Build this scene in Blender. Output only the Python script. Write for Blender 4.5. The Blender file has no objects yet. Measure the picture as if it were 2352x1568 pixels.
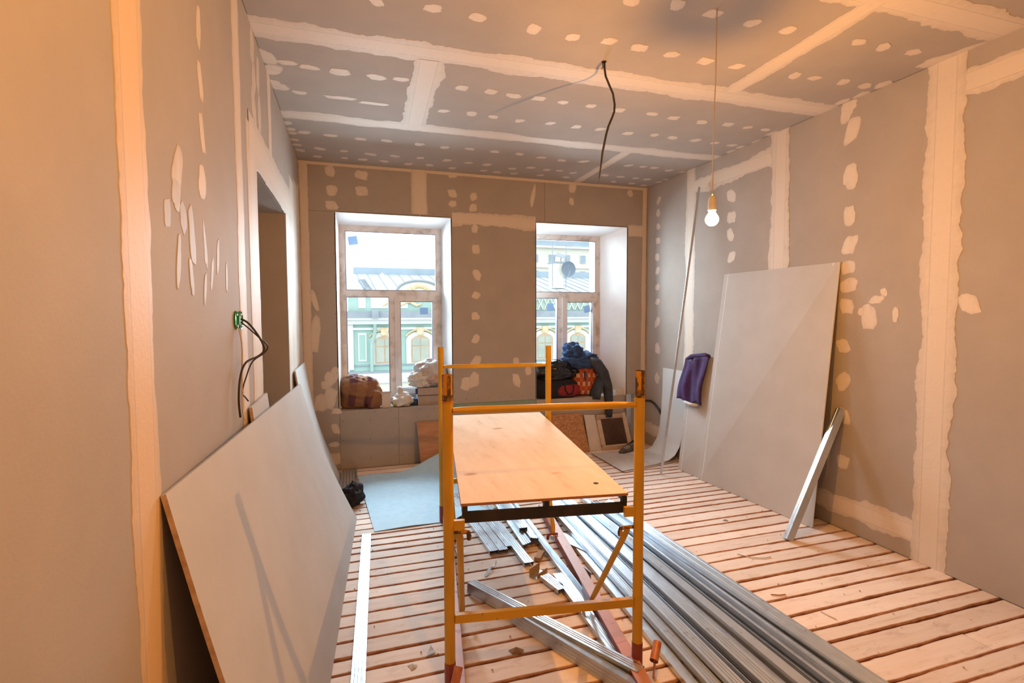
import bpy, math, random
from mathutils import Vector, Matrix, noise
random.seed(7)
S = bpy.context.scene
COL = S.collection
# ------------------------------------------------------------------ camera
cd = bpy.data.cameras.new('camera'); cam = bpy.data.objects.new('camera', cd); COL.objects.link(cam)
cd.sensor_width = 36; cd.lens = 1171.83 / 2352 * 36; cd.clip_start = 0.05; cd.clip_end = 300
YAW, PITCH, ROLL = 0.303487, -0.053694, -0.0036195
fw = Vector((math.sin(YAW)*math.cos(PITCH), math.cos(YAW)*math.cos(PITCH), math.sin(PITCH)))
rt = Vector((math.cos(YAW), -math.sin(YAW), 0)); up = rt.cross(fw)
rt, up = math.cos(ROLL)*rt + math.sin(ROLL)*up, -math.sin(ROLL)*rt + math.cos(ROLL)*up
mw = Matrix((rt, up, -fw)).transposed().to_4x4(); mw.translation = (0, 0, 1.592)
cam.matrix_world = mw
S.camera = cam
# ------------------------------------------------------------------ sky, lamps, exposure
S.view_settings.view_transform = 'Standard'; S.view_settings.look = 'None'
S.view_settings.gamma = 1; S.view_settings.use_curve_mapping = False
S.view_settings.exposure = 0.12
w = bpy.data.worlds.new('overcast_sky'); S.world = w; w.use_nodes = True
bg = w.node_tree.nodes['Background']; bg.inputs[0].default_value = (0.86, 0.95, 1.0, 1); bg.inputs[1].default_value = 2.2
BULB_W = 60.0
BULB_COL = (1.0, 0.43, 0.075)
BULB2_W = 50.0
DAY_W = 235.0
def added_daylight(name, x0, x1):     # area lamp added outside each window, as the sky alone is too weak
    l = bpy.data.lights.new(name, 'AREA'); l.shape = 'RECTANGLE'; l.size = x1-x0; l.size_y = 1.9
    l.energy = DAY_W; l.color = (0.74, 0.89, 1.0)
    o = bpy.data.objects.new(name, l); COL.objects.link(o)
    o.location = ((x0+x1)/2, 6.42, 2.30); o.rotation_euler = (math.radians(-52), 0, 0)
added_daylight('added_daylight_left', -0.1, 0.98); added_daylight('added_daylight_right', 1.9, 2.97)
# ------------------------------------------------------------------ room measures
H = 3.10; XL = -0.474; XR = 3.422; YB = 5.455; YF = -2.6
# ------------------------------------------------------------------ materials
def nd(nt, t, **k):
    n = nt.nodes.new(t)
    for a, v in k.items(): setattr(n, a, v)
    return n
def mixn(nt, fac, a, b):
    m = nd(nt, 'ShaderNodeMix', data_type='RGBA')
    for i, v in ((0, fac), (6, a), (7, b)):
        if isinstance(v, (tuple, list)): m.inputs[i].default_value = (*v, 1)
        elif isinstance(v, (int, float)): m.inputs[i].default_value = v
        else: nt.links.new(v, m.inputs[i])
    return m.outputs[2]
def noise_out(nt, scale, detail=4, rough=0.55, stretch=None, coord='Object'):
    tc = nd(nt, 'ShaderNodeTexCoord'); n = nd(nt, 'ShaderNodeTexNoise')
    n.inputs['Scale'].default_value = scale; n.inputs['Detail'].default_value = detail; n.inputs['Roughness'].default_value = rough
    if stretch:
        mp = nd(nt, 'ShaderNodeMapping'); mp.inputs['Scale'].default_value = stretch
        nt.links.new(tc.outputs[coord], mp.inputs[0]); nt.links.new(mp.outputs[0], n.inputs['Vector'])
    else: nt.links.new(tc.outputs[coord], n.inputs['Vector'])
    return n.outputs['Fac']
def ramp(nt, fac, stops):
    r = nd(nt, 'ShaderNodeValToRGB')
    while len(r.color_ramp.elements) < len(stops): r.color_ramp.elements.new(0.5)
    for e, (p, c) in zip(r.color_ramp.elements, stops): e.position = p; e.color = (*c, 1)
    nt.links.new(fac, r.inputs[0]); return r.outputs[0]
def base(name):
    m = bpy.data.materials.new(name); m.use_nodes = True
    return m, m.node_tree, m.node_tree.nodes['Principled BSDF']
def bump(nt, b, h, strength=0.2, dist=0.01):
    n = nd(nt, 'ShaderNodeBump'); n.inputs['Strength'].default_value = strength; n.inputs['Distance'].default_value = dist
    nt.links.new(h, n.inputs['Height']); nt.links.new(n.outputs[0], b.inputs['Normal'])
def mat(name, c1, c2=None, scale=8, rough=0.7, metal=0.0, bs=0.0, stretch=None, lo=0.35, hi=0.65, detail=4, bscale=None, spec=None):
    m, nt, b = base(name); c2 = c2 or tuple(x*0.85 for x in c1)
    f = noise_out(nt, scale, detail, stretch=stretch)
    nt.links.new(ramp(nt, f, [(lo, c1), (hi, c2)]), b.inputs['Base Color'])
    b.inputs['Roughness'].default_value = rough; b.inputs['Metallic'].default_value = metal
    if spec is not None: b.inputs['Specular IOR Level'].default_value = spec
    if bs: bump(nt, b, noise_out(nt, bscale or scale*3, 3), bs)
    return m
M = {}
PAPER = (0.425, 0.375, 0.335); FILL = (0.70, 0.605, 0.515)
M['paper'] = mat('drywall_paper', PAPER, tuple(x*0.93 for x in PAPER), 3.5, 0.75, bs=0.05, bscale=90, spec=0.3)
M['paper_loose'] = mat('loose_drywall_paper', (0.545, 0.525, 0.515), (0.51, 0.49, 0.475), 4, 0.7, bs=0.04, bscale=90, spec=0.3)
M['gypsum_edge'] = mat('brown_paper_edge', (0.45, 0.30, 0.2), (0.62, 0.45, 0.33), 30, 0.9)
M['green_paper'] = mat('green_moisture_paper', (0.22, 0.34, 0.26), (0.26, 0.36, 0.28), 8, 0.8)
M['backing'] = mat('wall_backing', (0.30, 0.27, 0.25), None, 5, 0.9)
M['white_lining'] = mat('white_reveal_board', (0.84, 0.85, 0.85), (0.80, 0.81, 0.82), 6, 0.6)
def filler_mat(name='joint_compound', FILL=FILL):
    m, nt, b = base(name)
    at = nd(nt, 'ShaderNodeAttribute', attribute_name='cov')
    n1 = noise_out(nt, 26, 5, 0.7, stretch=(1, 1, 0.35))
    add = nd(nt, 'ShaderNodeMath', operation='MULTIPLY_ADD'); nt.links.new(n1, add.inputs[0]); add.inputs[1].default_value = 0.7
    sub = nd(nt, 'ShaderNodeMath', operation='SUBTRACT'); nt.links.new(at.outputs['Fac'], sub.inputs[0]); sub.inputs[1].default_value = 0.35
    nt.links.new(sub.outputs[0], add.inputs[2])
    col = ramp(nt, add.outputs[0], [(0.0, tuple(p*0.9+f*0.1 for p, f in zip(PAPER, FILL))), (0.5, tuple(p*0.4+f*0.6 for p, f in zip(PAPER, FILL))), (0.95, FILL)])
    nt.links.new(col, b.inputs['Base Color']); b.inputs['Roughness'].default_value = 0.62
    bump(nt, b, noise_out(nt, 60, 3), 0.08)
    return m
M['filler'] = filler_mat()
M['filler_ochre'] = filler_mat('ochre_joint_compound', (0.72, 0.53, 0.34))
def plank_mat():
    m, nt, b = base('sanded_floorboard')
    at = nd(nt, 'ShaderNodeAttribute', attribute_name='cov')
    g = noise_out(nt, 7, 6, 0.6, stretch=(0.35, 5, 1)); g2 = noise_out(nt, 2.2, 4, 0.6); g3 = noise_out(nt, 45, 3, 0.6)
    oi = nd(nt, 'ShaderNodeObjectInfo')
    wood = ramp(nt, g, [(0.3, (0.85, 0.72, 0.64)), (0.6, (0.79, 0.63, 0.53)), (0.78, (0.60, 0.41, 0.31))])
    wood = mixn(nt, ramp(nt, g2, [(0.40, (0, 0, 0)), (0.66, (0.6, 0.6, 0.6))]), wood, (0.86, 0.75, 0.67))
    wood = mixn(nt, ramp(nt, g3, [(0.68, (0, 0, 0)), (0.78, (0.5, 0.5, 0.5))]), wood, (0.30, 0.16, 0.10))
    g4 = noise_out(nt, 9, 6, 0.75, stretch=(0.6, 1.6, 1)); wood = mixn(nt, ramp(nt, g4, [(0.54, (0, 0, 0)), (0.70, (0.42, 0.42, 0.42))]), wood, (0.36, 0.215, 0.15))
    hs = nd(nt, 'ShaderNodeHueSaturation'); nt.links.new(wood, hs.inputs['Color'])
    mr = nd(nt, 'ShaderNodeMapRange'); mr.inputs[3].default_value = 0.86; mr.inputs[4].default_value = 1.10
    nt.links.new(oi.outputs['Random'], mr.inputs[0]); nt.links.new(mr.outputs[0], hs.inputs['Value'])
    edge = ramp(nt, noise_out(nt, 18, 3), [(0.4, (0.34, 0.135, 0.075)), (0.7, (0.56, 0.31, 0.19))])
    nt.links.new(mixn(nt, at.outputs['Fac'], hs.outputs[0], edge), b.inputs['Base Color'])
    b.inputs['Roughness'].default_value = 0.72; b.inputs['Specular IOR Level'].default_value = 0.35
    bump(nt, b, g, 0.18, 0.004)
    return m
M['plank'] = plank_mat()
M['subfloor'] = mat('dark_subfloor', (0.13, 0.055, 0.03), (0.2, 0.09, 0.05), 9, 0.95)
def galv():
    m, nt, b = base('galvanized_steel')
    n = noise_out(nt, 7, 4, 0.55)
    nt.links.new(ramp(nt, n, [(0.3, (0.64, 0.70, 0.77)), (0.7, (0.55, 0.61, 0.68))]), b.inputs['Base Color'])
    b.inputs['Metallic'].default_value = 0.85
    nt.links.new(ramp(nt, noise_out(nt, 30, 3), [(0.3, (0.27,)*3), (0.7, (0.40,)*3)]), b.inputs['Roughness'])
    return m
M['galv'] = galv()
def paint(name, c, rust, amt=0.62):
    m, nt, b = base(name)
    n = noise_out(nt, 16, 6, 0.7, stretch=(1, 1, 0.45)); big = noise_out(nt, 4, 3)
    c2 = tuple(x*0.82 for x in c)
    col = ramp(nt, big, [(0.35, c), (0.65, c2)])
    msk = ramp(nt, n, [(amt, (0, 0, 0)), (amt+0.04, (1, 1, 1))])
    nt.links.new(mixn(nt, msk, col, rust), b.inputs['Base Color']); b.inputs['Roughness'].default_value = 0.42
    return m
M['yellow'] = paint('yellow_enamel', (0.66, 0.365, 0.010), (0.10, 0.05, 0.02), 0.66)
M['worn_yellow'] = paint('worn_yellow_enamel', (0.60, 0.27, 0.015), (0.06, 0.03, 0.015), 0.47)
M['rust'] = mat('rust_marks', (0.09, 0.04, 0.015), (0.34, 0.17, 0.02), 40, 0.7, lo=0.45, hi=0.6)
M['red'] = paint('red_primer', (0.27, 0.045, 0.03), (0.45, 0.22, 0.15), 0.66)
M['pink_red'] = paint('pale_red_primer', (0.56, 0.26, 0.19), (0.36, 0.09, 0.06), 0.58)
M['black_steel'] = mat('black_steel', (0.018, 0.016, 0.016), (0.04, 0.03, 0.025), 12, 0.5, 0.3)
def ply():
    m, nt, b = base('plywood_deck')
    g = noise_out(nt, 5, 6, 0.6, stretch=(4, 0.8, 1)); k = nd(nt, 'ShaderNodeTexVoronoi'); tc = nd(nt, 'ShaderNodeTexCoord')
    mp = nd(nt, 'ShaderNodeMapping'); mp.inputs['Scale'].default_value = (3.2, 5.0, 1); mp.inputs['Location'].default_value = (0.3, 0.15, 0)
    nt.links.new(tc.outputs['Object'], mp.inputs[0]); nt.links.new(mp.outputs[0], k.inputs['Vector']); k.inputs['Scale'].default_value = 1.0
    wood = ramp(nt, g, [(0.3, (0.83, 0.64, 0.47)), (0.62, (0.77, 0.57, 0.39)), (0.85, (0.60, 0.35, 0.18))])
    knot = ramp(nt, k.outputs['Distance'], [(0.07, (0.8, 0.8, 0.8)), (0.15, (0.0, 0.0, 0.0))])
    wood = mixn(nt, knot, wood, (0.48, 0.235, 0.09))
    nt.links.new(wood, b.inputs['Base Color']); b.inputs['Roughness'].default_value = 0.8; b.inputs['Specular IOR Level'].default_value = 0.2
    bump(nt, b, g, 0.1, 0.003)
    return m
M['ply'] = ply()
M['ply_edge'] = mat('plywood_edge', (0.45, 0.20, 0.09), (0.30, 0.12, 0.06), 40, 0.8, stretch=(0.3, 0.3, 6))
M['ply_red'] = mat('reddish_plywood', (0.52, 0.27, 0.15), (0.42, 0.20, 0.10), 5, 0.7, stretch=(1, 1, 5), bs=0.1)
M['osb'] = mat('osb_board', (0.58, 0.30, 0.14), (0.36, 0.16, 0.07), 28, 0.7, stretch=(1, 1, 1.8), bs=0.3)
M['blue_sheet'] = mat('pale_blue_underlay', (0.44, 0.66, 0.82), (0.51, 0.71, 0.85), 16, 0.75, bs=0.08, bscale=60)
M['upvc'] = mat('film_covered_window_frame', (0.74, 0.71, 0.69), (0.42, 0.37, 0.34), 9, 0.55, stretch=(1, 1, 1), lo=0.48, hi=0.75, detail=7)
M['upvc_white'] = mat('white_window_sash', (0.72, 0.71, 0.72), (0.66, 0.64, 0.65), 9, 0.4)
M['gasket'] = mat('dark_gasket', (0.10, 0.10, 0.22), None, 5, 0.6)
def glass():
    m = bpy.data.materials.new('window_glass'); m.use_nodes = True; nt = m.node_tree; nt.nodes.clear()
    out = nd(nt, 'ShaderNodeOutputMaterial'); mx = nd(nt, 'ShaderNodeMixShader'); t = nd(nt, 'ShaderNodeBsdfTransparent'); g = nd(nt, 'ShaderNodeBsdfGlossy')
    g.inputs['Roughness'].default_value = 0.02; t.inputs[0].default_value = (0.97, 0.99, 0.99, 1)
    fr = nd(nt, 'ShaderNodeFresnel'); fr.inputs[0].default_value = 1.2
    nt.links.new(fr.outputs[0], mx.inputs[0]); nt.links.new(t.outputs[0], mx.inputs[1]); nt.links.new(g.outputs[0], mx.inputs[2]); nt.links.new(mx.outputs[0], out.inputs[0])
    return m
M['glass'] = glass()
def emis(name, c, s):
    m = bpy.data.materials.new(name); m.use_nodes = True; nt = m.node_tree; nt.nodes.clear()
    out = nd(nt, 'ShaderNodeOutputMaterial'); e = nd(nt, 'ShaderNodeEmission'); e.inputs[0].default_value = (*c, 1); e.inputs[1].default_value = s
    nt.links.new(e.outputs[0], out.inputs[0]); return m
def bulb_glass():
    m = emis('lit_bulb_glass', (1.0, 0.72, 0.42), 9.0); nt = m.node_tree; out = nt.nodes['Material Output']; e = nt.nodes['Emission']
    t = nd(nt, 'ShaderNodeBsdfTransparent'); ad = nd(nt, 'ShaderNodeAddShader')
    nt.links.new(t.outputs[0], ad.inputs[0]); nt.links.new(e.outputs[0], ad.inputs[1]); nt.links.new(ad.outputs[0], out.inputs[0]); return m
M['bulb'] = bulb_glass()
M['black_rubber'] = mat('black_cable', (0.02, 0.018, 0.02), (0.035, 0.03, 0.035), 20, 0.5)
M['white_wire'] = mat('cream_wire', (0.62, 0.5, 0.4), None, 20, 0.5)
M['ceramic'] = mat('cream_lamp_holder', (0.75, 0.7, 0.6), None, 20, 0.4)
M['green_plastic'] = mat('green_plastic', (0.02, 0.30, 0.05), (0.015, 0.22, 0.04), 10, 0.4)
M['purple'] = mat('purple_cloth', (0.035, 0.009, 0.07), (0.06, 0.015, 0.11), 14, 0.85, bs=0.2)
M['navy'] = mat('navy_cloth', (0.018, 0.05, 0.15), (0.035, 0.085, 0.22), 9, 0.85, bs=0.25)
M['denim_grey'] = mat('charcoal_cloth', (0.03, 0.034, 0.045), (0.05, 0.055, 0.068), 14, 0.85, bs=0.2)
M['black_cloth'] = mat('black_cloth', (0.008, 0.008, 0.012), (0.018, 0.016, 0.024), 14, 0.9, bs=0.2)
M['white_plastic'] = mat('white_plastic_film', (0.70, 0.69, 0.66), (0.60, 0.58, 0.56), 12, 0.32, bs=0.4, bscale=24)
M['grey_plastic'] = mat('crumpled_translucent_film', (0.52, 0.54, 0.55), (0.40, 0.36, 0.36), 10, 0.25, bs=0.5, bscale=22)
M['black_plastic'] = mat('black_plastic_bag', (0.008, 0.008, 0.01), (0.015, 0.014, 0.018), 12, 0.11, bs=0.5, bscale=14)
M['red_fabric'] = mat('red_bag_fabric', (0.30, 0.012, 0.02), (0.2, 0.008, 0.014), 10, 0.7)
M['card_grey'] = mat('grey_cardboard', (0.42, 0.36, 0.33), (0.38, 0.32, 0.3), 10, 0.8)
M['card_white'] = mat('white_cardboard', (0.66, 0.60, 0.55), (0.60, 0.54, 0.5), 10, 0.8)
M['yellow_tape'] = mat('yellow_label_tape', (0.62, 0.55, 0.02), None, 10, 0.5)
def plaid(name, a, b_, c, sx, sz, DIST=2.0):
    m, nt, b = base(name); tc = nd(nt, 'ShaderNodeTexCoord')
    def wv(ax, s):
        wn = nd(nt, 'ShaderNodeTexWave', bands_direction=ax); wn.inputs['Scale'].default_value = s; wn.inputs['Distortion'].default_value = DIST; wn.inputs['Detail'].default_value = 1; wn.inputs['Detail Scale'].default_value = 0.6
        nt.links.new(tc.outputs['Object'], wn.inputs['Vector']); return ramp(nt, wn.outputs['Fac'], [(0.45, (0, 0, 0)), (0.6, (1, 1, 1))])
    wx, wz = wv('X', sx), wv('Z', sz); mu = nd(nt, 'ShaderNodeMath', operation='MULTIPLY'); nt.links.new(wx, mu.inputs[0]); nt.links.new(wz, mu.inputs[1])
    ad = nd(nt, 'ShaderNodeMath', operation='MAXIMUM'); nt.links.new(wx, ad.inputs[0]); nt.links.new(wz, ad.inputs[1])
    x = mixn(nt, ad.outputs[0], a, b_)
    nt.links.new(mixn(nt, mu.outputs[0], x, c), b.inputs['Base Color']); b.inputs['Roughness'].default_value = 0.85
    bump(nt, b, noise_out(nt, 60, 2), 0.2); return m
M['plaid_brown'] = plaid('brown_plaid_blanket', (0.29, 0.14, 0.06), (0.24, 0.11, 0.055), (0.12, 0.04, 0.045), 1.7, 1.5, 9.0)
M['plaid_orange'] = plaid('orange_check_bag', (0.50, 0.12, 0.03), (0.42, 0.07, 0.02), (0.62, 0.42, 0.26), 4.5, 3.2)
M['rag_grey'] = mat('grey_work_shoe', (0.16, 0.14, 0.13), (0.05, 0.045, 0.045), 18, 0.8, bs=0.3)
M['mesh_brown'] = mat('brown_wire_mesh_panel', (0.085, 0.04, 0.028), (0.13, 0.07, 0.05), 60, 0.6, bs=0.3)
M['pale_wood'] = mat('pale_wood_batten', (0.62, 0.48, 0.38), (0.54, 0.40, 0.30), 8, 0.7, stretch=(1, 1, 4))
M['fibreboard'] = mat('pale_fibreboard', (0.58, 0.53, 0.49), (0.52, 0.47, 0.43), 7, 0.7)
M['fibre_edge'] = mat('brown_fibre_edge', (0.34, 0.18, 0.09), None, 30, 0.9)
M['white_sheet'] = mat('white_flexible_sheet', (0.66, 0.67, 0.68), (0.63, 0.64, 0.65), 5, 0.45)
M['perf'] = mat('perforated_steel', (0.52, 0.48, 0.44), (0.44, 0.40, 0.36), 20, 0.5, 0.5)
M['dark_hole'] = mat('dark_hole', (0.03, 0.02, 0.018), None, 10, 0.9)
def sticker():
    m = bpy.data.materials.new('grey_translucent_sticker'); m.use_nodes = True; nt = m.node_tree; nt.nodes.clear()
    out = nd(nt, 'ShaderNodeOutputMaterial'); mx = nd(nt, 'ShaderNodeMixShader'); t = nd(nt, 'ShaderNodeBsdfTranslucent'); g = nd(nt, 'ShaderNodeBsdfDiffuse')
    t.inputs[0].default_value = (0.26, 0.32, 0.40, 1); g.inputs[0].default_value = (0.30, 0.37, 0.46, 1); mx.inputs[0].default_value = 0.45
    nt.links.new(t.outputs[0], mx.inputs[1]); nt.links.new(g.outputs[0], mx.inputs[2]); nt.links.new(mx.outputs[0], out.inputs[0]); return m
M['sticker'] = sticker()
M['copper'] = mat('worn_red_tube', (0.50, 0.16, 0.08), (0.62, 0.30, 0.20), 24, 0.4, 0.3)
M['timber_block'] = mat('tan_timber', (0.42, 0.27, 0.15), None, 14, 0.75)
M['debris'] = mat('plaster_crumbs', (0.55, 0.42, 0.32), (0.36, 0.22, 0.14), 30, 0.9)
M['mint'] = mat('mint_stucco', (0.36, 0.53, 0.47), (0.39, 0.56, 0.50), 0.8, 0.8)
M['mint_pale'] = mat('pale_mint_stucco', (0.44, 0.60, 0.54), None, 0.8, 0.8)
M['stucco_white'] = mat('white_stucco', (0.80, 0.80, 0.78), (0.74, 0.74, 0.72), 0.8, 0.8)
M['stucco_cream'] = mat('cream_stucco', (0.78, 0.74, 0.64), (0.74, 0.70, 0.60), 0.4, 0.8)
M['ornament'] = mat('ochre_ornament', (0.70, 0.50, 0.26), (0.78, 0.66, 0.46), 3, 0.8)
M['roof'] = mat('pale_metal_roof', (0.56, 0.60, 0.63), (0.52, 0.56, 0.60), 0.5, 0.6)
M['roof_dark'] = mat('blue_grey_ridge', (0.36, 0.43, 0.50), None, 0.7, 0.6)
M['seam_grey'] = mat('roof_seam', (0.40, 0.45, 0.50), None, 1, 0.6)
M['slate'] = mat('grey_flashing', (0.30, 0.33, 0.37), (0.36, 0.39, 0.43), 2, 0.7)
M['far_glass'] = mat('distant_window_pane', (0.48, 0.50, 0.42), (0.38, 0.42, 0.36), 1.5, 0.3)
M['far_glass2'] = mat('far_block_pane', (0.36, 0.42, 0.48), None, 1.5, 0.3)
M['brown_frame'] = mat('ochre_window_frame', (0.62, 0.44, 0.28), None, 2, 0.7)
M['asphalt'] = mat('asphalt', (0.16, 0.16, 0.16), None, 1, 0.9)
M['dish'] = mat('grey_dish', (0.18, 0.22, 0.27), None, 2, 0.6)
M['tree_bark'] = mat('bare_branch', (0.16, 0.16, 0.18), None, 4, 0.9)
# ------------------------------------------------------------------ mesh helpers
OFF = {}
class B:
    def __init__(s): s.v = []; s.f = []; s.c = []
    def add(s, vs, fs, cov=None):
        n = len(s.v); s.v += [Vector(p) for p in vs]; s.f += [tuple(i+n for i in f) for f in fs]
        s.c += list(cov) if cov is not None else [0.0]*len(vs); return s
    def box(s, lo, hi):
        x0, y0, z0 = lo; x1, y1, z1 = hi
        return s.add([(x0,y0,z0),(x1,y0,z0),(x1,y1,z0),(x0,y1,z0),(x0,y0,z1),(x1,y0,z1),(x1,y1,z1),(x0,y1,z1)],
                     [(0,3,2,1),(4,5,6,7),(0,1,5,4),(1,2,6,5),(2,3,7,6),(3,0,4,7)])
    def bar(s, A, Bp, w, d, upv=(0,0,1)):           # rectangular bar from A to Bp; w across, d along upv
        A, Bp = Vector(A), Vector(Bp); t = (Bp-A).normalized(); sd = t.cross(Vector(upv)).normalized(); u = sd.cross(t)
        vs = [P + sd*a*w/2 + u*b*d/2 for P in (A, Bp) for a, b in ((-1,-1),(1,-1),(1,1),(-1,1))]
        return s.add(vs, [(0,1,2,3),(7,6,5,4),(0,4,5,1),(1,5,6,2),(2,6,7,3),(3,7,4,0)])
    def slab(s, quad, n, t):                          # quad of 4 points thickened along n by t
        n = Vector(n).normalized()*t; q = [Vector(p) for p in quad]; vs = q+[p+n for p in q]
        return s.add(vs, [(3,2,1,0),(4,5,6,7),(0,1,5,4),(1,2,6,5),(2,3,7,6),(3,0,4,7)])
    def tube(s, pts, r, n=10, cap=True, flat=None):
        pts = [Vector(p) for p in pts]; R = r if isinstance(r, (list, tuple)) else [r]*len(pts)
        t0 = (pts[1]-pts[0]).normalized(); a = Vector((0,0,1)) if abs(t0.z) < 0.9 else Vector((1,0,0))
        u = t0.cross(a).normalized(); vs = []; fs = []
        for i, p in enumerate(pts):
            t = (pts[min(i+1, len(pts)-1)]-pts[max(i-1, 0)]).normalized()
            u = (u - t*u.dot(t)).normalized(); v = t.cross(u)
            for k in range(n):
                an = 2*math.pi*k/n; vs.append(p+(u*math.cos(an)+v*math.sin(an)*(flat[i] if flat else 1))*R[i])
        for i in range(len(pts)-1):
            for k in range(n):
                a_, b_ = i*n+k, i*n+(k+1) % n; fs.append((a_, b_, b_+n, a_+n))
        if cap: fs += [tuple(reversed(range(n))), tuple(range((len(pts)-1)*n, len(pts)*n))]
        return s.add(vs, fs)
    def lathe(s, prof, at, n=20, axis='z'):
        vs = []; fs = []; at = Vector(at)
        for r, h in prof:
            for k in range(n):
                a = 2*math.pi*k/n; c, q = r*math.cos(a), r*math.sin(a)
                vs.append(at + (Vector((c, q, h)) if axis == 'z' else Vector((h, c, q)) if axis == 'x' else Vector((q, h, c))))
        for i in range(len(prof)-1):
            for k in range(n):
                a_, b_ = i*n+k, i*n+(k+1) % n; fs.append((a_, b_, b_+n, a_+n))
        return s.add(vs, fs)
    def extrude(s, prof, A, Bp, upv, closed=True):   # 2D profile (side, up) swept from A to Bp
        A, Bp = Vector(A), Vector(Bp); t = (Bp-A).normalized(); sd = t.cross(Vector(upv)).normalized(); u = sd.cross(t); n = len(prof)
        vs = [P+sd*a+u*b for P in (A, Bp) for a, b in prof]
        fs = [(i, (i+1) % n, (i+1) % n+n, i+n) for i in range(n)]
        return s.add(vs, fs)
    def build(s, name, m, parent=None, smooth=False, kind=None, recalc=True):
        vs = s.v
        if parent is None:
            zs = min(p.z for p in vs); off = Vector((sum(p.x for p in vs)/len(vs), sum(p.y for p in vs)/len(vs), zs))
        else: off = OFF[parent.name]
        me = bpy.data.meshes.new(name); me.from_pydata([p-off for p in vs], [], s.f)
        if any(s.c):
            at = me.attributes.new('cov', 'FLOAT', 'POINT'); at.data.foreach_set('value', s.c)
        me.materials.append(M[m] if isinstance(m, str) else m)
        if recalc:
            import bmesh
            bm = bmesh.new(); bm.from_mesh(me); bmesh.ops.recalc_face_normals(bm, faces=bm.faces); bm.to_mesh(me); bm.free()
        if smooth:
            for p in me.polygons: p.use_smooth = True
            if smooth == 'auto': me.set_sharp_from_angle(angle=math.radians(40))
        o = bpy.data.objects.new(name, me); COL.objects.link(o)
        if parent is None: o.location = off
        else: o.parent = parent
        OFF[o.name] = off
        if kind: o['kind'] = kind
        return o
def tag(o, label, cat, group=None):
    o['label'] = label; o['category'] = cat
    if group: o['group'] = group
    return o
def thing(name, label, cat, loc, group=None):
    o = bpy.data.objects.new(name, None); COL.objects.link(o); o.location = loc; o.empty_display_size = 0.1
    OFF[o.name] = Vector(loc); return tag(o, label, cat, group)
def struct(name, b, m, **k): return b.build(name, m, None, kind='structure', **k)
def shell(name):                                      # an Empty that holds the pieces of a wall, floor or ceiling
    o = bpy.data.objects.new(name, None); COL.objects.link(o); OFF[o.name] = Vector((0, 0, 0)); o['kind'] = 'structure'; return o
def jit(a): return random.uniform(-a, a)
def blob(c, size, seed, amp=0.18, freq=2.2, flat=True, n=44, m=28, fold=0.0, fdir=(1,0,0), p=2.0):
    """soft bundle: a superellipsoid with folded noise, bottom flattened"""
    c = Vector(c); sx, sy, sz = size; vs = []; fs = []
    for j in range(m+1):
        ph = -math.pi/2+math.pi*j/m
        for i in range(n):
            th = 2*math.pi*i/n
            cp = math.copysign(abs(math.cos(ph))**(2/p), math.cos(ph)); sp = math.copysign(abs(math.sin(ph))**(2/p), math.sin(ph))
            ct = math.copysign(abs(math.cos(th))**(2/p), math.cos(th)); st = math.copysign(abs(math.sin(th))**(2/p), math.sin(th))
            d = Vector((cp*ct, cp*st, sp)); q = d*freq+Vector((seed*3.1, seed*1.7, seed*0.9))
            k = 1+amp*noise.noise(q)+amp*0.6*(0.5-abs(noise.noise(q*2.3)))*1.3+amp*0.3*noise.noise(q*5)
            if fold: k += fold*abs(math.sin(Vector(fdir).dot(d)*9+3*noise.noise(q*1.3)))*(1-abs(sp)*0.4)
            P = Vector((d.x*sx*k, d.y*sy*k, d.z*sz*k))
            if flat: P.z = max(P.z, -sz*0.82)
            vs.append(c+P)
    for j in range(m):
        for i in range(n):
            a, b_ = j*n+i, j*n+(i+1) % n; fs.append((a, b_, b_+n, a+n))
    return B().add(vs, fs)
def board(name, quad, n, t, m, edge, parent=None, bend=None):
    """sheet with a face skin and separate raw edge skin; quad = 4 face corners"""
    return B().slab(quad, n, t).build(name, m, parent)
def grid_sheet(fn, nu, nv, t, nrm):
    """thick curved sheet: fn(u,v)->point, thickness t along nrm(u,v)"""
    vs = []; fs = []; W = nu+1
    for s_ in (0, 1):
        for j in range(nv+1):
            for i in range(nu+1):
                P = Vector(fn(i/nu, j/nv)); N = Vector(nrm(i/nu, j/nv)).normalized(); vs.append(P+N*t*s_)
    T = W*(nv+1)
    for j in range(nv):
        for i in range(nu):
            a = j*W+i; fs.append((a, a+1, a+1+W, a+W)); fs.append((a+T, a+W+T, a+1+W+T, a+1+T))
    for i in range(nu):
        fs.append((i+1, i, i+T, i+1+T)); a = nv*W+i; fs.append((a, a+1, a+1+T, a+T))
    for j in range(nv):
        a = j*W; fs.append((a, a+W, a+W+T, a+T)); a = j*W+nu; fs.append((a+W, a, a+T, a+W+T))
    return B().add(vs, fs)
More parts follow.
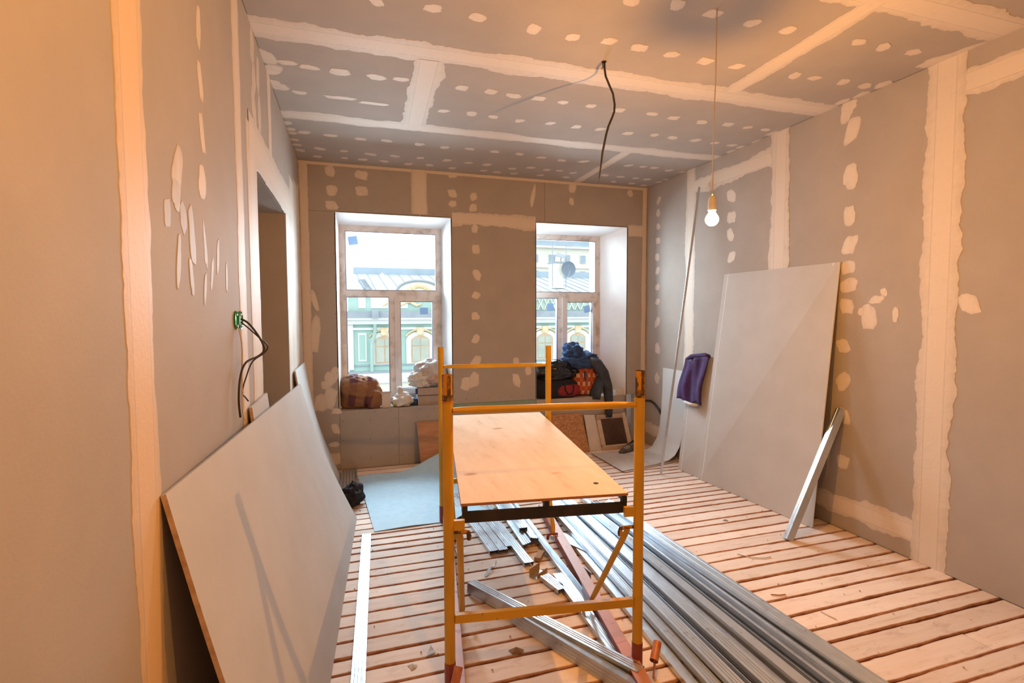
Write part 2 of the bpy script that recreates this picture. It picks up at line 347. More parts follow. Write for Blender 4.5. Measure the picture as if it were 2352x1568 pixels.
CEIL_SPOTS = [(0.14, 2.62), (0.41, 2.6), (0.64, 2.61), (0.95, 2.63), (1.18, 2.64), (1.39, 2.62), (1.59, 2.63), (1.81, 2.64), (2.05, 2.65), (2.28, 2.65), (1.32, 2.26), (1.55, 2.22), (1.77, 2.23), (2.02, 2.24), (2.25, 2.24), (2.73, 2.22), (2.92, 2.22), (3.14, 2.21), (3.38, 2.24, 0.06, 0.1), (3.42, 2.07, 0.05, 0.1), (2.72, 2.64), (2.87, 2.63), (3.1, 2.62), (3.29, 2.62), (3.39, 2.57, 0.04, 0.06), (3.4, 2.73, 0.03, 0.06), (3.38, 2.86, 0.03, 0.06), (-0.45, 3.36, 0.05, 0.09), (-0.44, 3.52, 0.06, 0.08), (-0.45, 3.71, 0.04, 0.05), (-0.34, 3.4, 0.06, 0.03), (-0.22, 3.42, 0.06, 0.03), (-0.04, 3.43, 0.07, 0.045), (0.18, 3.44, 0.06, 0.04), (0.33, 3.42, 0.055, 0.03), (-0.43, 3.77, 0.06, 0.05), (-0.31, 3.82, 0.05, 0.03), (-0.05, 3.83, 0.11, 0.03), (0.18, 3.86, 0.1, 0.025), (0.73, 3.43), (0.93, 3.43), (1.1, 3.45, 0.06, 0.035), (1.28, 3.44), (1.47, 3.45), (1.69, 3.45), (1.92, 3.46), (2.2, 3.45, 0.05, 0.035), (2.4, 3.47), (2.67, 3.48), (2.9, 3.46), (3.1, 3.47), (3.28, 3.47), (3.4, 3.52, 0.03, 0.06), (0.68, 3.85), (0.89, 3.84), (1.06, 3.85), (1.28, 3.87), (1.53, 3.85), (1.76, 3.86), (1.97, 3.85), (2.24, 3.87), (2.47, 3.84), (2.66, 3.85), (2.89, 3.85), (3.1, 3.86), (3.29, 3.87), (3.42, 3.89), (3.42, 4.01, 0.04, 0.06), (3.43, 3.71, 0.03, 0.06), (-0.46, 4.44), (-0.45, 4.58), (-0.45, 4.67), (-0.45, 4.84), (-0.44, 4.98), (-0.42, 5.13), (-0.35, 4.63), (-0.14, 4.64, 0.06, 0.035), (0.1, 4.66, 0.05, 0.04), (0.32, 4.64), (0.6, 4.65), (0.83, 4.67), (1.06, 4.65), (1.3, 4.66), (1.54, 4.66), (1.78, 4.7), (2.0, 4.73), (2.22, 4.7), (-0.25, 5.03, 0.05, 0.04), (-0.04, 5.04), (0.2, 5.07, 0.06, 0.04), (0.42, 5.06, 0.05, 0.035), (0.66, 5.05), (0.92, 5.05), (1.14, 5.07), (1.33, 5.08), (1.62, 5.14), (1.79, 5.05), (1.98, 5.08), (2.12, 5.07), (2.29, 5.11), (-0.28, 5.28), (-0.04, 5.26), (0.13, 5.26), (0.33, 5.26), (0.57, 5.28), (0.78, 5.26), (1.02, 5.3), (1.35, 5.3), (1.5, 5.31), (1.69, 5.31), (1.99, 5.29), (2.29, 5.29), (2.72, 4.69), (2.89, 4.69), (3.02, 4.69), (3.22, 4.73), (3.41, 4.74), (2.66, 5.09), (2.86, 5.1), (3.05, 5.1), (3.2, 5.11), (2.89, 5.31), (3.13, 5.32), (3.31, 5.35), (3.42, 5.05), (3.4, 5.17)]
RIGHT_SPOTS = [(2.85, 3.05, 0.05, 0.09), (2.81, 2.89, 0.06, 0.09), (2.81, 2.57, 0.055, 0.09), (2.81, 2.29, 0.045, 0.08), (2.8, 2.08, 0.055, 0.07), (2.81, 1.92, 0.06, 0.05), (2.8, 1.79, 0.07, 0.05), (2.81, 1.64, 0.055, 0.055), (2.83, 1.35, 0.05, 0.055), (2.82, 1.09, 0.055, 0.07), (2.8, 0.84, 0.04, 0.06), (2.8, 0.5, 0.05, 0.05), (2.64, 1.56, 0.06, 0.09), (2.59, 1.68, 0.05, 0.03), (2.7, 1.6, 0.02, 0.03), (2.46, 1.58, 0.02, 0.05), (2.54, 1.73, 0.025, 0.03), (5.21, 2.9), (5.22, 2.76), (5.21, 2.6), (5.22, 2.44), (5.23, 2.25), (5.22, 2.09), (5.22, 1.9), (5.21, 1.73), (5.21, 1.49, 0.05, 0.06), (5.2, 1.18, 0.05, 0.07), (5.2, 0.83, 0.05, 0.07), (4.02, 2.69, 0.06, 0.06), (4.01, 2.49, 0.06, 0.06), (4.02, 2.33, 0.05, 0.06), (4.0, 2.12, 0.05, 0.05), (2.04, 1.64, 0.05, 0.06), (2.84, 3.07, 0.06, 0.04)]
LEFT_SPOTS = [(2.0, 2.56, 0.028, 0.07), (2.0, 2.38, 0.028, 0.07), (2.0, 2.21, 0.026, 0.07), (1.98, 2.04, 0.045, 0.06), (1.72, 2.01, 0.05, 0.07, 0.6), (1.7, 1.94, 0.04, 0.05, 0.3), (1.84, 1.84, 0.03, 0.09, 0.12), (1.7, 1.75, 0.018, 0.08, 0.08), (1.99, 1.83, 0.018, 0.08, 0.12), (2.07, 1.74, 0.015, 0.06, 0.12), (1.76, 1.88, 0.03, 0.05, 0.08), (1.62, 1.87, 0.025, 0.04, 0.08), (2.16, 1.81, 0.016, 0.07, 0.12), (2.29, 1.74, 0.014, 0.06, 0.12), (1.97, 1.68, 0.015, 0.05, 0.08), (1.82, 1.71, 0.02, 0.06, 0.08), (3.04, 3.0, 0.06, 0.09, 0.6), (3.06, 2.84, 0.06, 0.1, 0.6), (3.2, 2.92, 0.05, 0.1, 0.6), (3.04, 2.67, 0.07, 0.12, 0.6), (3.21, 2.71, 0.05, 0.11, 0.6)]
BACK_SPOTS = [(-0.18, 3.02, 0.05, 0.06), (0.12, 3.0, 0.065, 0.05), (-0.17, 2.83, 0.055, 0.055), (0.12, 2.84, 0.06, 0.05), (-0.17, 2.68, 0.06, 0.045), (1.05, 2.88), (1.28, 2.86), (1.05, 2.77), (1.27, 2.74), (1.96, 2.9, 0.025, 0.13), (2.44, 3.03, 0.045, 0.05), (2.43, 2.88, 0.03, 0.045), (3.19, 3.02), (1.05, 3.08, 0.05, 0.04), (1.29, 2.52, 0.04, 0.05), (1.3, 2.3, 0.045, 0.05), (1.31, 2.02, 0.045, 0.06), (1.3, 1.8, 0.05, 0.04), (1.29, 1.57, 0.05, 0.045), (1.29, 1.32, 0.045, 0.05), (1.29, 1.07, 0.055, 0.075), (1.18, 0.83, 0.055, 0.07), (1.27, 0.87, 0.06, 0.09), (1.76, 1.05, 0.04, 0.05), (1.76, 0.85, 0.045, 0.08), (1.9, 0.95, 0.04, 0.06), (-0.23, 0.94, 0.05, 0.09), (-0.27, 0.88, 0.04, 0.045), (-0.18, 0.98, 0.04, 0.08), (-0.23, 0.74, 0.07, 0.11), (-0.32, 0.7, 0.07, 0.09), (-0.17, 0.61, 0.05, 0.03), (-0.18, 0.43, 0.04, 0.055), (-0.2, 0.27, 0.05, 0.03), (-0.35, 1.39, 0.05, 0.18), (-0.35, 1.73, 0.03, 0.1), (3.21, 2.58, 0.03, 0.05)]
# ------------------------------------------------------------------ room shell
def plane_frame(which):
    """origin, u axis, v axis, inward normal for each drywall surface"""
    return {'ceiling': (Vector((0,0,H)), Vector((1,0,0)), Vector((0,1,0)), Vector((0,0,-1))),
            'right': (Vector((XR,0,0)), Vector((0,1,0)), Vector((0,0,1)), Vector((-1,0,0))),
            'left': (Vector((XL,0,0)), Vector((0,1,0)), Vector((0,0,1)), Vector((1,0,0))),
            'back': (Vector((0,YB,0)), Vector((1,0,0)), Vector((0,0,1)), Vector((0,-1,0)))}[which]
def sheet(parent, which, u0, u1, v0, v1, m='paper', gap=0.0015, proud=0.0):
    o, u, v, n = plane_frame(which)
    q = [o+u*a+v*b_+n*proud for a, b_ in ((u0+gap,v0+gap),(u1-gap,v0+gap),(u1-gap,v1-gap),(u0+gap,v1-gap))]
    return B().slab(q, -n, 0.0125).build('drywall_sheet', m, parent)
SEAMS = [0]
def spot(parent, which, u0, v0, ru=None, rv=None, cvk=1.0):
    o, u, v, n = plane_frame(which); ru = ru or random.uniform(0.036, 0.05); rv = rv or random.uniform(0.032, 0.046)
    SEAMS[0] += 1; lf = 0.00013*(SEAMS[0] % 8); k = 18; ph = jit(0.5); sh = jit(0.35); pts = []; cov = []
    cen = o+u*u0+v*v0; pts.append(cen+n*(0.0009+lf)); cov.append((0.95+jit(0.1))*cvk); sq = random.uniform(0.55, 1.0)
    se = random.random()*50
    for ring, (sc, h, cv) in enumerate(((0.72, 0.0009, 0.9), (0.97, 0.0007, 0.58), (1.0, -0.003, 0.5))):
        for i in range(k):
            a = 2*math.pi*i/k+ph; r = 1+0.30*noise.noise(Vector((math.cos(a)*1.3+se, math.sin(a)*1.3, 0)))
            r *= 1+0.12*noise.noise(Vector((math.cos(a)*4+se, math.sin(a)*4, 3)))
            ca, sa = math.cos(a), math.sin(a); ca = math.copysign(abs(ca)**sq, ca); sa = math.copysign(abs(sa)**sq, sa)
            x, y = ca*ru*r*sc, sa*rv*r*sc
            pts.append(cen+u*(x+sh*y)+v*y+n*(h+lf)); cov.append((cv+jit(0.12))*cvk)
    fs = [(0, 1+i, 1+(i+1) % k) for i in range(k)]
    for ring in range(2):
        for i in range(k):
            a, b_ = 1+ring*k+i, 1+ring*k+(i+1) % k; fs.append((a, a+k, b_+k, b_))
    return B().add(pts, fs, cov).build('filler_spot', 'filler', parent)
def seam(parent, which, a, b_, w, rag=0.25, crack=True, feather=0.55, m='filler'):
    """taped joint: ragged band of compound with the flat tape down its middle; a, b_ are (u, v)"""
    o, u, v, n = plane_frame(which); A = o+u*a[0]+v*a[1]; E = o+u*b_[0]+v*b_[1]
    L = (E-A).length; t = (E-A)/L; sd = t.cross(n); N = max(6, int(L/0.018)); se = random.random()*90; SEAMS[0] += 1; lift = 0.00021*(SEAMS[0] % 9)
    tw = min(0.052, w*0.33)
    prof = [(-1, -0.0035, feather), (-0.97, 0.0006, feather), (-0.8, 0.0010, 0.7), (-tw*1.12, 0.0013, 0.85), (-tw, 0.0013, 0.30 if crack else 0.9), (-tw*0.94, 0.0015, 1.0), (tw*0.94, 0.0015, 1.0), (tw, 0.0013, 0.42 if crack else 0.9), (tw*1.12, 0.0013, 0.85), (0.8, 0.0010, 0.7), (0.97, 0.0006, feather), (1, -0.0035, feather)]
    vs = []; fs = []; cov = []; K = len(prof)
    for i in range(N+1):
        P = A+t*L*i/N; s_ = L*i/N
        for k, (x, h, c) in enumerate(prof):
            if abs(x) >= 0.8:
                wob = 1+rag*(noise.noise(Vector((s_*3.1, se+(7 if x > 0 else 0), 0)))*1.6+0.75*noise.noise(Vector((s_*13, se+(3 if x > 0 else 9), 0)))+0.45*noise.noise(Vector((s_*42, se+(5 if x > 0 else 11), 0))))
                d = x*w/2*wob; d = math.copysign(max(abs(d), tw*1.2), d)
            else: d = x
            vs.append(P+sd*d+n*(h+lift)); cov.append(min(1, c+jit(0.08)))
    for i in range(N):
        for k in range(K-1): a_ = i*K+k; fs.append((a_, a_+1, a_+1+K, a_+K))
    return B().add(vs, fs, cov).build('taped_seam', m, parent)
def screws(parent, which, pts):
    o, u, v, n = plane_frame(which); bb = B()
    for a, c in pts:
        P = o+u*a+v*c+n*0.0012; bb.add([P+u*0.004*math.cos(i*math.pi/3)+v*0.004*math.sin(i*math.pi/3) for i in range(6)], [tuple(range(6))])
    return bb.build('screw_heads', 'dark_hole', parent, kind='stuff')
#-- floor: one object per board
fl = shell('floor')
B().box((XL-0.3, YF-0.3, -0.16), (XR+0.3, 6.3, -0.03)).build('subfloor', 'subfloor', fl)
def plank(x0, x1, y0, y1, se):
    N = max(8, int((x1-x0)/0.045)); vs = []; fs = []; cov = []; dz = jit(0.0015)
    for i in range(N+1):
        x = x0+(x1-x0)*i/N
        e0 = y0+max(0, 0.007*noise.noise(Vector((x*2.3, se, 0)))+0.007*max(0, noise.noise(Vector((x*13, se+5, 0)))))
        e1 = y1-max(0, 0.007*noise.noise(Vector((x*2.3, se+20, 0)))+0.007*max(0, noise.noise(Vector((x*13, se+25, 0)))))
        b0 = 0.005+0.006*max(0, noise.noise(Vector((x*8, se+40, 0)))); b1 = 0.004+0.005*max(0, noise.noise(Vector((x*8, se+50, 0))))
        for y, z, c in ((e0, -0.03, 1), (e0, -0.007, 1), (e0+b0, dz-0.0005, 0.75), (e0+b0+0.006, dz, 0.0), (e1-b1-0.006, dz, 0.0), (e1-b1, dz-0.0005, 0.7), (e1, -0.007, 1), (e1, -0.03, 1)):
            vs.append((x, y, z)); cov.append(c)
    for i in range(N):
        for k in range(7): a = i*8+k; fs.append((a, a+8, a+9, a+1))
    fs += [tuple(range(8)), tuple(range(N*8, N*8+8))]
    return B().add(vs, fs, cov).build('floor_plank', 'plank', fl)
y = 5.455-0.004; k = 0
while y > -0.4:
    wd = random.choice((0.085, 0.095, 0.105, 0.12, 0.135)) if y > 2.4 else random.choice((0.095, 0.11, 0.125, 0.14))
    g = random.choice((0.0015, 0.003, 0.005, 0.008, 0.011))
    cuts = [XL]
    if random.random() < 0.22: cuts.append(random.uniform(0.4, 2.9))
    cuts.append(XR)
    for a, c in zip(cuts[:-1], cuts[1:]): plank(a+0.002, c-0.002, y-wd, y-g*0.5, k*3.7+a); 
    y -= wd+g*0.5; k += 1
B().box((XL, YF, -0.03), (XR, y, -0.004)).build('floor_section', 'plank', fl)
#-- ceiling
ce = shell('ceiling')
B().box((XL-0.4, YF-0.3, H+0.0126), (XR+0.4, 6.0, H+0.15)).build('ceiling_backing', 'backing', ce)
for y0, y1, xs in ((4.25, YB, (XL, 2.488, XR)), (3.03, 4.25, (XL, 0.49, XR)), (1.885, 3.03, (XL, 2.48, XR)), (0.66, 1.885, (XL, 1.2, XR)), (YF, 0.66, (XL, XR))):
    for a, c in zip(xs[:-1], xs[1:]): sheet(ce, 'ceiling', a, c, y0, y1)
for a, c, w_ in (((XL, 3.04), (XR, 3.02), 0.22), ((XL, 4.255), (XR, 4.245), 0.17), ((XL, 1.885), (XR, 1.885), 0.22), ((0.47, 3.12), (0.51, 4.2), 0.19), ((2.46, 1.90), (2.50, 2.96), 0.135), ((2.484, 4.30), (2.49, 5.44), 0.10)):
    seam(ce, 'ceiling', a, c, w_)
for q in CEIL_SPOTS: spot(ce, 'ceiling', *q)
#-- right wall
wr = shell('wall_right')
B().box((XR+0.0126, YF-0.3, -0.15), (XR+0.25, 6.3, H+0.012)).build('wall_backing', 'backing', wr)
for y0, y1, zs in ((4.62, YB, (0, 0.19, H)), (3.44, 4.62, (0, 2.91, H)), (2.205, 3.44, (0, 0.17, H)), (0.99, 2.205, (0, 2.92, H)), (YF, 0.99, (0, H))):
    for a, c in zip(zs[:-1], zs[1:]): sheet(wr, 'right', y0, y1, a, c)
for a, c, w_, rg in (((2.205, 0.0), (2.205, H), 0.21, 0.22), ((3.44, 0.0), (3.44, H), 0.20, 0.2), ((4.62, 0.0), (4.62, H), 0.16, 0.2), ((3.50, 2.905), (4.58, 2.905), 0.15, 0.35), ((0.2, 2.92), (2.13, 2.92), 0.15, 0.3), ((2.28, 0.175), (3.40, 0.175), 0.15, 0.35), ((4.68, 0.2), (5.44, 0.2), 0.15, 0.35)):
    seam(wr, 'right', a, c, w_, rg)
for q in RIGHT_SPOTS: spot(wr, 'right', *q)
#-- left wall with doorway
wl = shell('wall_left')
DY0, DY1, DZ = 3.078, 4.322, 2.372
bb = B(); bb.box((XL-0.75, YF-0.3, -0.15), (XL-0.0126, DY0, H+0.012)); bb.box((XL-0.75, DY1, -0.15), (XL-0.0126, 6.3, H+0.012)); bb.box((XL-0.75, DY0, DZ), (XL-0.0126, DY1, H+0.012))
bb.build('wall_backing', 'paper', wl)
B().box((XL-0.95, DY0-0.3, -0.15), (XL-0.75, DY1+0.3, H)).build('doorway_end_wall', 'paper', wl)
B().box((XL-0.75, DY0, -0.03), (XL, DY1, 0.0)).build('doorway_floor', 'plank', wl)
sheet(wl, 'left', YF, 0.2, 0, H); sheet(wl, 'left', 0.2, 1.40, 0, H); sheet(wl, 'left', 1.40, 2.60, 0, H); sheet(wl, 'left', 2.60, DY0, 0, H)
sheet(wl, 'left', DY0, 3.60, DZ, H); sheet(wl, 'left', 3.60, DY1, DZ, H); sheet(wl, 'left', DY1, YB, 0, H)
for a, c, w_, rg in (((1.40, 0), (1.40, H), 0.17, 0.14), ((2.605, 0), (2.605, H), 0.15, 0.15), ((0.2, 0), (0.2, H), 0.17, 0.15), ((3.60, 2.50), (3.60, H), 0.13, 0.2),
                     ((2.93, 0), (2.93, 2.55), 0.27, 0.08), ((2.86, 2.50), (4.7, 2.50), 0.24, 0.1), ((4.50, 0), (4.50, 2.62), 0.32, 0.06), ((4.80, 0), (4.80, 2.75), 0.34, 0.08), ((5.12, 0), (5.12, 2.8), 0.34, 0.08), ((5.37, 0), (5.37, 2.85), 0.15, 0.05)):
    seam(wl, 'left', a, c, w_, rg, crack=(w_ < 0.2), feather=0.6, m='filler_ochre' if a[0] == 1.40 else 'filler')
for q in LEFT_SPOTS: spot(wl, 'left', *q)
#-- back wall with two window openings
wb = shell('wall_back')
W1 = (-0.139, 1.026); W2 = (1.999, 3.150); WZ0, WZ1 = 0.608, 2.615
T0, T1 = YB+0.0126, 6.12
bb = B(); bb.box((XL-0.75, T0, -0.15), (-0.16, T1, H+0.15)); bb.box((1.05, T0, -0.15), (1.86, T1, H+0.15)); bb.box((3.17, T0, -0.15), (XR+0.5, T1, H+0.15))
bb.box((-0.16, T0, 2.64), (3.17, T1, H+0.15)); bb.box((-0.16, T0, -0.15), (3.17, T1, 0.58)); bb.box((2.985, 5.875, 0.58), (3.17, T1, 2.64)); bb.box((0.985, 5.875, 0.58), (1.05, T1, 2.64))
bb.build('wall_backing', 'stucco_cream', wb)
sheet(wb, 'back', XL, -0.139, 0, 2.62); sheet(wb, 'back', XL, 0.70, 2.62, H); sheet(wb, 'back', 0.70, 2.10, 2.62, H); sheet(wb, 'back', 2.10, XR, 2.62, H)
sheet(wb, 'back', 1.026, 1.999, 0.615, 2.62); sheet(wb, 'back', 3.150, XR, 0.615, 2.62)
sheet(wb, 'back', -0.139, 0.45, 0, WZ0+0.0015); sheet(wb, 'back', 0.45, 1.026, 0, WZ0+0.0015); sheet(wb, 'back', 1.026, 1.999, 0, 0.568); sheet(wb, 'back', 1.999, 3.150, 0, WZ0+0.0015); sheet(wb, 'back', 3.150, XR, 0, 0.568)
sheet(wb, 'back', 1.026, 1.999, 0.568, 0.615, 'green_paper'); sheet(wb, 'back', 3.150, XR, 0.568, 0.615, 'green_paper')
for a, c, w_, rg in (((0.70, 2.64), (0.70, H), 0.17, 0.12), ((1.04, 2.625), (1.99, 2.60), 0.13, 0.35), ((XL+0.045, 0), (XL+0.045, H), 0.085, 0.18), ((XR-0.035, 0), (XR-0.035, H), 0.06, 0.2), ((XL, H-0.016), (XR, H-0.016), 0.032, 0.1), ((3.17, 2.58), (3.40, 2.58), 0.14, 0.3), ((XL+0.10, 0.12), (-0.14, 0.12), 0.12, 0.2)):
    seam(wb, 'back', a, c, w_, rg, crack=False)
for q in BACK_SPOTS: spot(wb, 'back', *q)
sp = []
for z in (0.25, 0.45, 0.75, 1.0, 1.3, 1.6, 1.9, 2.2, 2.45): sp += [(-0.16, z), (1.05, z), (1.97, z), (3.18, z)]
for i in range(8): sp += [(-0.1+i*0.155, 0.58), (-0.1+i*0.155, 2.65), (2.05+i*0.155, 2.65), (1.05+i*0.13, 0.66)]
for z in (0.1, 0.3, 0.5): sp += [(-0.11, z), (0.16, z), (0.43, z), (0.48, z), (0.75, z)]
screws(wb, 'back', sp)
#-- reveals (white lining boards)
def reveals(x0, x1, f0, f1):
    fy = 5.80
    B().slab([(x0,YB,WZ1),(x1,YB,WZ1),(f1,fy,2.55),(f0,fy,2.55)], (0,0,1), 0.012).build('reveal_board', 'white_lining', wb)
    B().slab([(x0,YB,WZ0),(x0,YB,WZ1),(f0,fy,2.55),(f0,fy,WZ0)], (-1,0,0), 0.010).build('reveal_board', 'white_lining', wb)
    B().slab([(x1,YB,WZ0),(x1,YB,WZ1),(f1,fy,2.55),(f1,fy,WZ0)], (1,0,0), 0.010).build('reveal_board', 'white_lining', wb)
    B().slab([(x0,YB+0.0128,WZ0),(x1,YB+0.0128,WZ0),(f1,fy+0.07,WZ0),(f0,fy+0.07,WZ0)], (0,0,-1), 0.025).build('sill_board', 'paper', wb)
reveals(*W1, -0.117, 0.981); reveals(*W2, 1.893, 2.973)
#-- wall behind the camera
struct('wall_front', B().box((XL-0.4, YF-0.2, -0.15), (XR+0.4, YF, H+0.15)), 'paper')
#-- windows
def window(name, f0, f1, sash_x, stickers, hand):
    y0, y1 = 5.80, 5.87; z0, z1 = 0.612, 2.55; fwid = 0.062; tr0, tr1 = 1.785, 1.855
    w_ = shell(name)
    def fr(nm, lo, hi, m='upvc'): return B().box(lo, hi).build(nm, m, w_)
    fr('frame_bar', (f0, y0, z0), (f0+fwid, y1, z1)); fr('frame_bar', (f1-fwid, y0, z0), (f1, y1, z1))
    fr('frame_bar', (f0+fwid, y0, z1-fwid), (f1-fwid, y1, z1)); fr('frame_bar', (f0+fwid, y0, z0), (f1-fwid, y1, z0+0.09))
    fr('transom', (f0+fwid, y0, tr0), (f1-fwid, y1, tr1)); fr('mullion', (sash_x-0.058, y0, z0+0.09), (sash_x, y1, tr0))
    s0, s1 = sash_x, f1-fwid; sw = 0.062; sy0, sy1 = y0-0.018, y1-0.005; sb, st = z0+0.09, tr0
    for lo, hi, m in (((s0, sy0, sb), (s0+sw, sy1, st), 'upvc_white'), ((s1-sw*0.7, sy0, sb), (s1, sy1, st), 'upvc'), ((s0+sw, sy0, st-0.048), (s1-sw*0.7, sy1, st), 'upvc'), ((s0+sw, sy0, sb), (s1-sw*0.7, sy1, sb+0.06), 'upvc_white')):
        fr('sash_bar', lo, hi, m)
    panes = ((f0+fwid, f1-fwid, tr1, z1-fwid), (f0+fwid, sash_x-0.058, z0+0.09, tr0), (s0+sw, s1-sw*0.7, sb+0.06, st-0.048))
    for a, c, d, e in panes:
        B().box((a, y0+0.030, d), (c, y0+0.036, e)).build('pane', 'glass', w_)
        g = B(); q = 0.006
        for lo, hi in (((a, y0-0.001, d), (a+q, y0+0.03, e)), ((c-q, y0-0.001, d), (c, y0+0.03, e)), ((a+q, y0-0.001, d), (c-q, y0+0.03, d+q)), ((a+q, y0-0.001, e-q), (c-q, y0+0.03, e))): g.box(lo, hi)
        g.build('gasket', 'gasket', w_)
    h = B(); h.box((s0+0.018, sy0-0.008, 1.13), (s0+0.046, sy0, 1.20)); h.box((s0+0.022, sy0-0.045, 1.165), (s0+0.040, sy0-0.008, 1.18)); h.box((s0+0.020, sy0-0.055, 1.04), (s0+0.042, sy0-0.038, 1.185))
    if hand: h.build('handle', 'upvc_white', w_)
    for cx, cz, sx, sz, rot in stickers:
        ca, sa = math.cos(rot), math.sin(rot); q = []
        for a, c in ((-1,-1),(1,-1),(1,1),(-1,1)): q.append((cx+a*sx/2*ca-c*sz/2*sa, y0+0.0298, cz+a*sx/2*sa+c*sz/2*ca))
        B().slab(q, (0,-1,0), 0.002).build('glass_sticker', 'sticker', w_)
window('window_1', -0.117, 0.981, 0.452, [(0.025, 2.392, 0.095, 0.09, 0.16), (0.780, 1.630, 0.09, 0.075, 0.0)], True)
window('window_2', 1.893, 2.973, 2.462, [(2.318, 1.675, 0.085, 0.09, 0.0), (2.812, 1.652, 0.085, 0.085, 0.18)], True)
# ------------------------------------------------------------------ metal profiles
def cprof(wd=0.06, dp=0.027, lip=0.006, grooves=(-0.014, 0.0, 0.014), gd=0.0025, t=0.0008):
    """thin folded steel profile: web on top (up=0), flanges going down"""
    h = wd/2; pts = []
    if lip: pts.append((-h+lip, -dp))
    pts += [(-h, -dp), (-h, 0)]
    for g in grooves: pts += [(g-0.004, 0), (g-0.0015, -gd), (g+0.0015, -gd), (g+0.004, 0)]
    pts += [(h, 0), (h, -dp)]
    if lip: pts.append((h-lip, -dp))
    inn = []
    n = len(pts)
    for i, p in enumerate(pts):
        a = Vector(pts[max(i-1, 0)]); c = Vector(pts[min(i+1, n-1)]); P = Vector(p)
        d = Vector((0, 0))
        if i > 0: e = (P-a).normalized(); d += Vector((e.y, -e.x))
        if i < n-1: e = (c-P).normalized(); d += Vector((e.y, -e.x))
        d = d.normalized() if d.length > 1e-6 else Vector((0, -1)); inn.append((p[0]+d.x*t, p[1]+d.y*t))
    return pts+inn[::-1]
CD = cprof(); UD = cprof(0.028, 0.027, 0, (), 0.0); UW = cprof(0.075, 0.04, 0, (-0.018, 0.018), 0.002); CW = cprof(0.05, 0.048, 0.006, (0.0,), 0.003)
def stud(A, Bp, upv=(0,0,1), prof=None, label='', group=None, name='metal_stud', cat='metal profile'):
    """A and Bp are the centre-line of the web's outer face"""
    b = B().extrude(prof or CD, A, Bp, upv)
    n = len(prof or CD)
    b.f += [tuple(range(n)), tuple(range(2*n-1, n-1, -1))] if False else []
    o = b.build(name, 'galv'); return tag(o, label, cat, group)
# ------------------------------------------------------------------ scaffold frame
sv = Vector((0.989, -0.15, 0)); dv = Vector((0.15, 0.989, 0)); Z = Vector((0, 0, 1))
FR = Vector((1.188, 1.938, 0)); FLp = FR-sv*0.83; BR = Vector((1.455, 3.70, 0)); BLp = BR-sv*0.83
sc = thing('scaffold_tower', 'yellow tubular scaffold frame with red feet standing mid-room', 'scaffold', ((FR+BLp)/2).to_tuple())
R = 0.0222
for P, worn in ((FR, 1), (FLp, 1), (BR, 0), (BLp, 0)):
    B().tube([P+Z*0.13, P+Z*1.235], R, 18).build('post', 'yellow', sc, smooth='auto')
    b = B().tube([P+Z*1.2352, P+Z*1.345], R*(0.97 if worn else 1), 18, cap=False); b.tube([P+Z*1.2352, P+Z*1.345], R*0.85, 18, cap=False)
    b.tube([P+Z*1.229, P+Z*1.2352], R*1.06, 18)
    b.build('post_spigot', 'worn_yellow' if worn else 'yellow', sc, smooth='auto')
    if worn: B().tube([P+Z*1.238, P+Z*1.262], R*1.015, 18).build('rust_band', 'rust', sc, smooth='auto'); B().bar(P-dv*(R*0.96)+sv*0.006+Z*1.262, P-dv*(R*0.96)+sv*0.006+Z*1.34, 0.014, 0.003, (0,1,0)).build('rust_streak', 'rust', sc)
    B().tube([P, P+Z*0.1298], R*1.08, 18).build('post_foot', 'red', sc, smooth='auto')
def crossbar(P, Q, z, r=0.0155, flat=True, nm='cross_bar'):
    d = (Q-P).normalized(); a = P+d*R+Z*z; e = Q-d*R+Z*z; L = (e-a).length
    if flat: pts = [a, a+d*0.03, a+d*0.09, e-d*0.09, e-d*0.03, e]; rr = [r*1.25, r*1.2, r, r, r*1.2, r*1.25]; fl_ = [0.55, 0.7, 1, 1, 0.7, 0.55]
    else: pts = [a, a+d*0.05, e-d*0.05, e]; rr = [r]*4; fl_ = None
    return B().tube(pts, rr, 14, flat=None if not flat else fl_).build(nm, 'yellow', sc, smooth='auto')
for A_, C_ in ((FLp, FR), (BLp, BR)):
    crossbar(A_, C_, 1.197); 
    b = B().bar(A_+sv*R+Z*0.315, C_-sv*R+Z*0.315, 0.022, 0.036); b.build('lower_cross_bar', 'yellow', sc)
# base rails (angle iron) along the sides
for A_, C_, inn in ((FR-dv*0.35, BR+dv*0.08, -1), (FLp-dv*0.35, BLp+dv*0.08, 1)):
    b = B(); off = sv*inn*0.03
    pr_ = [(-0.03, 0), (0.03, 0), (0.03, -0.006), (-0.024, -0.006), (-0.024, -0.058), (-0.03, -0.058)] if inn < 0 else [(-0.03, 0), (0.03, 0), (0.03, -0.058), (0.024, -0.058), (0.024, -0.006), (-0.03, -0.006)]
    b.extrude(pr_, A_+Z*0.06+off, C_+Z*0.06+off, (0,0,1)); b.f += [tuple(range(6)), tuple(range(11, 5, -1))]
    b.build('base_rail', 'pink_red', sc)
    b = B(); b.bar(A_+Z*0.031+off*(2.02), C_+Z*0.031+off*(2.02), 0.003, 0.056); b.build('rail_side', 'red', sc)  # side plate in a darker red than the pale rail
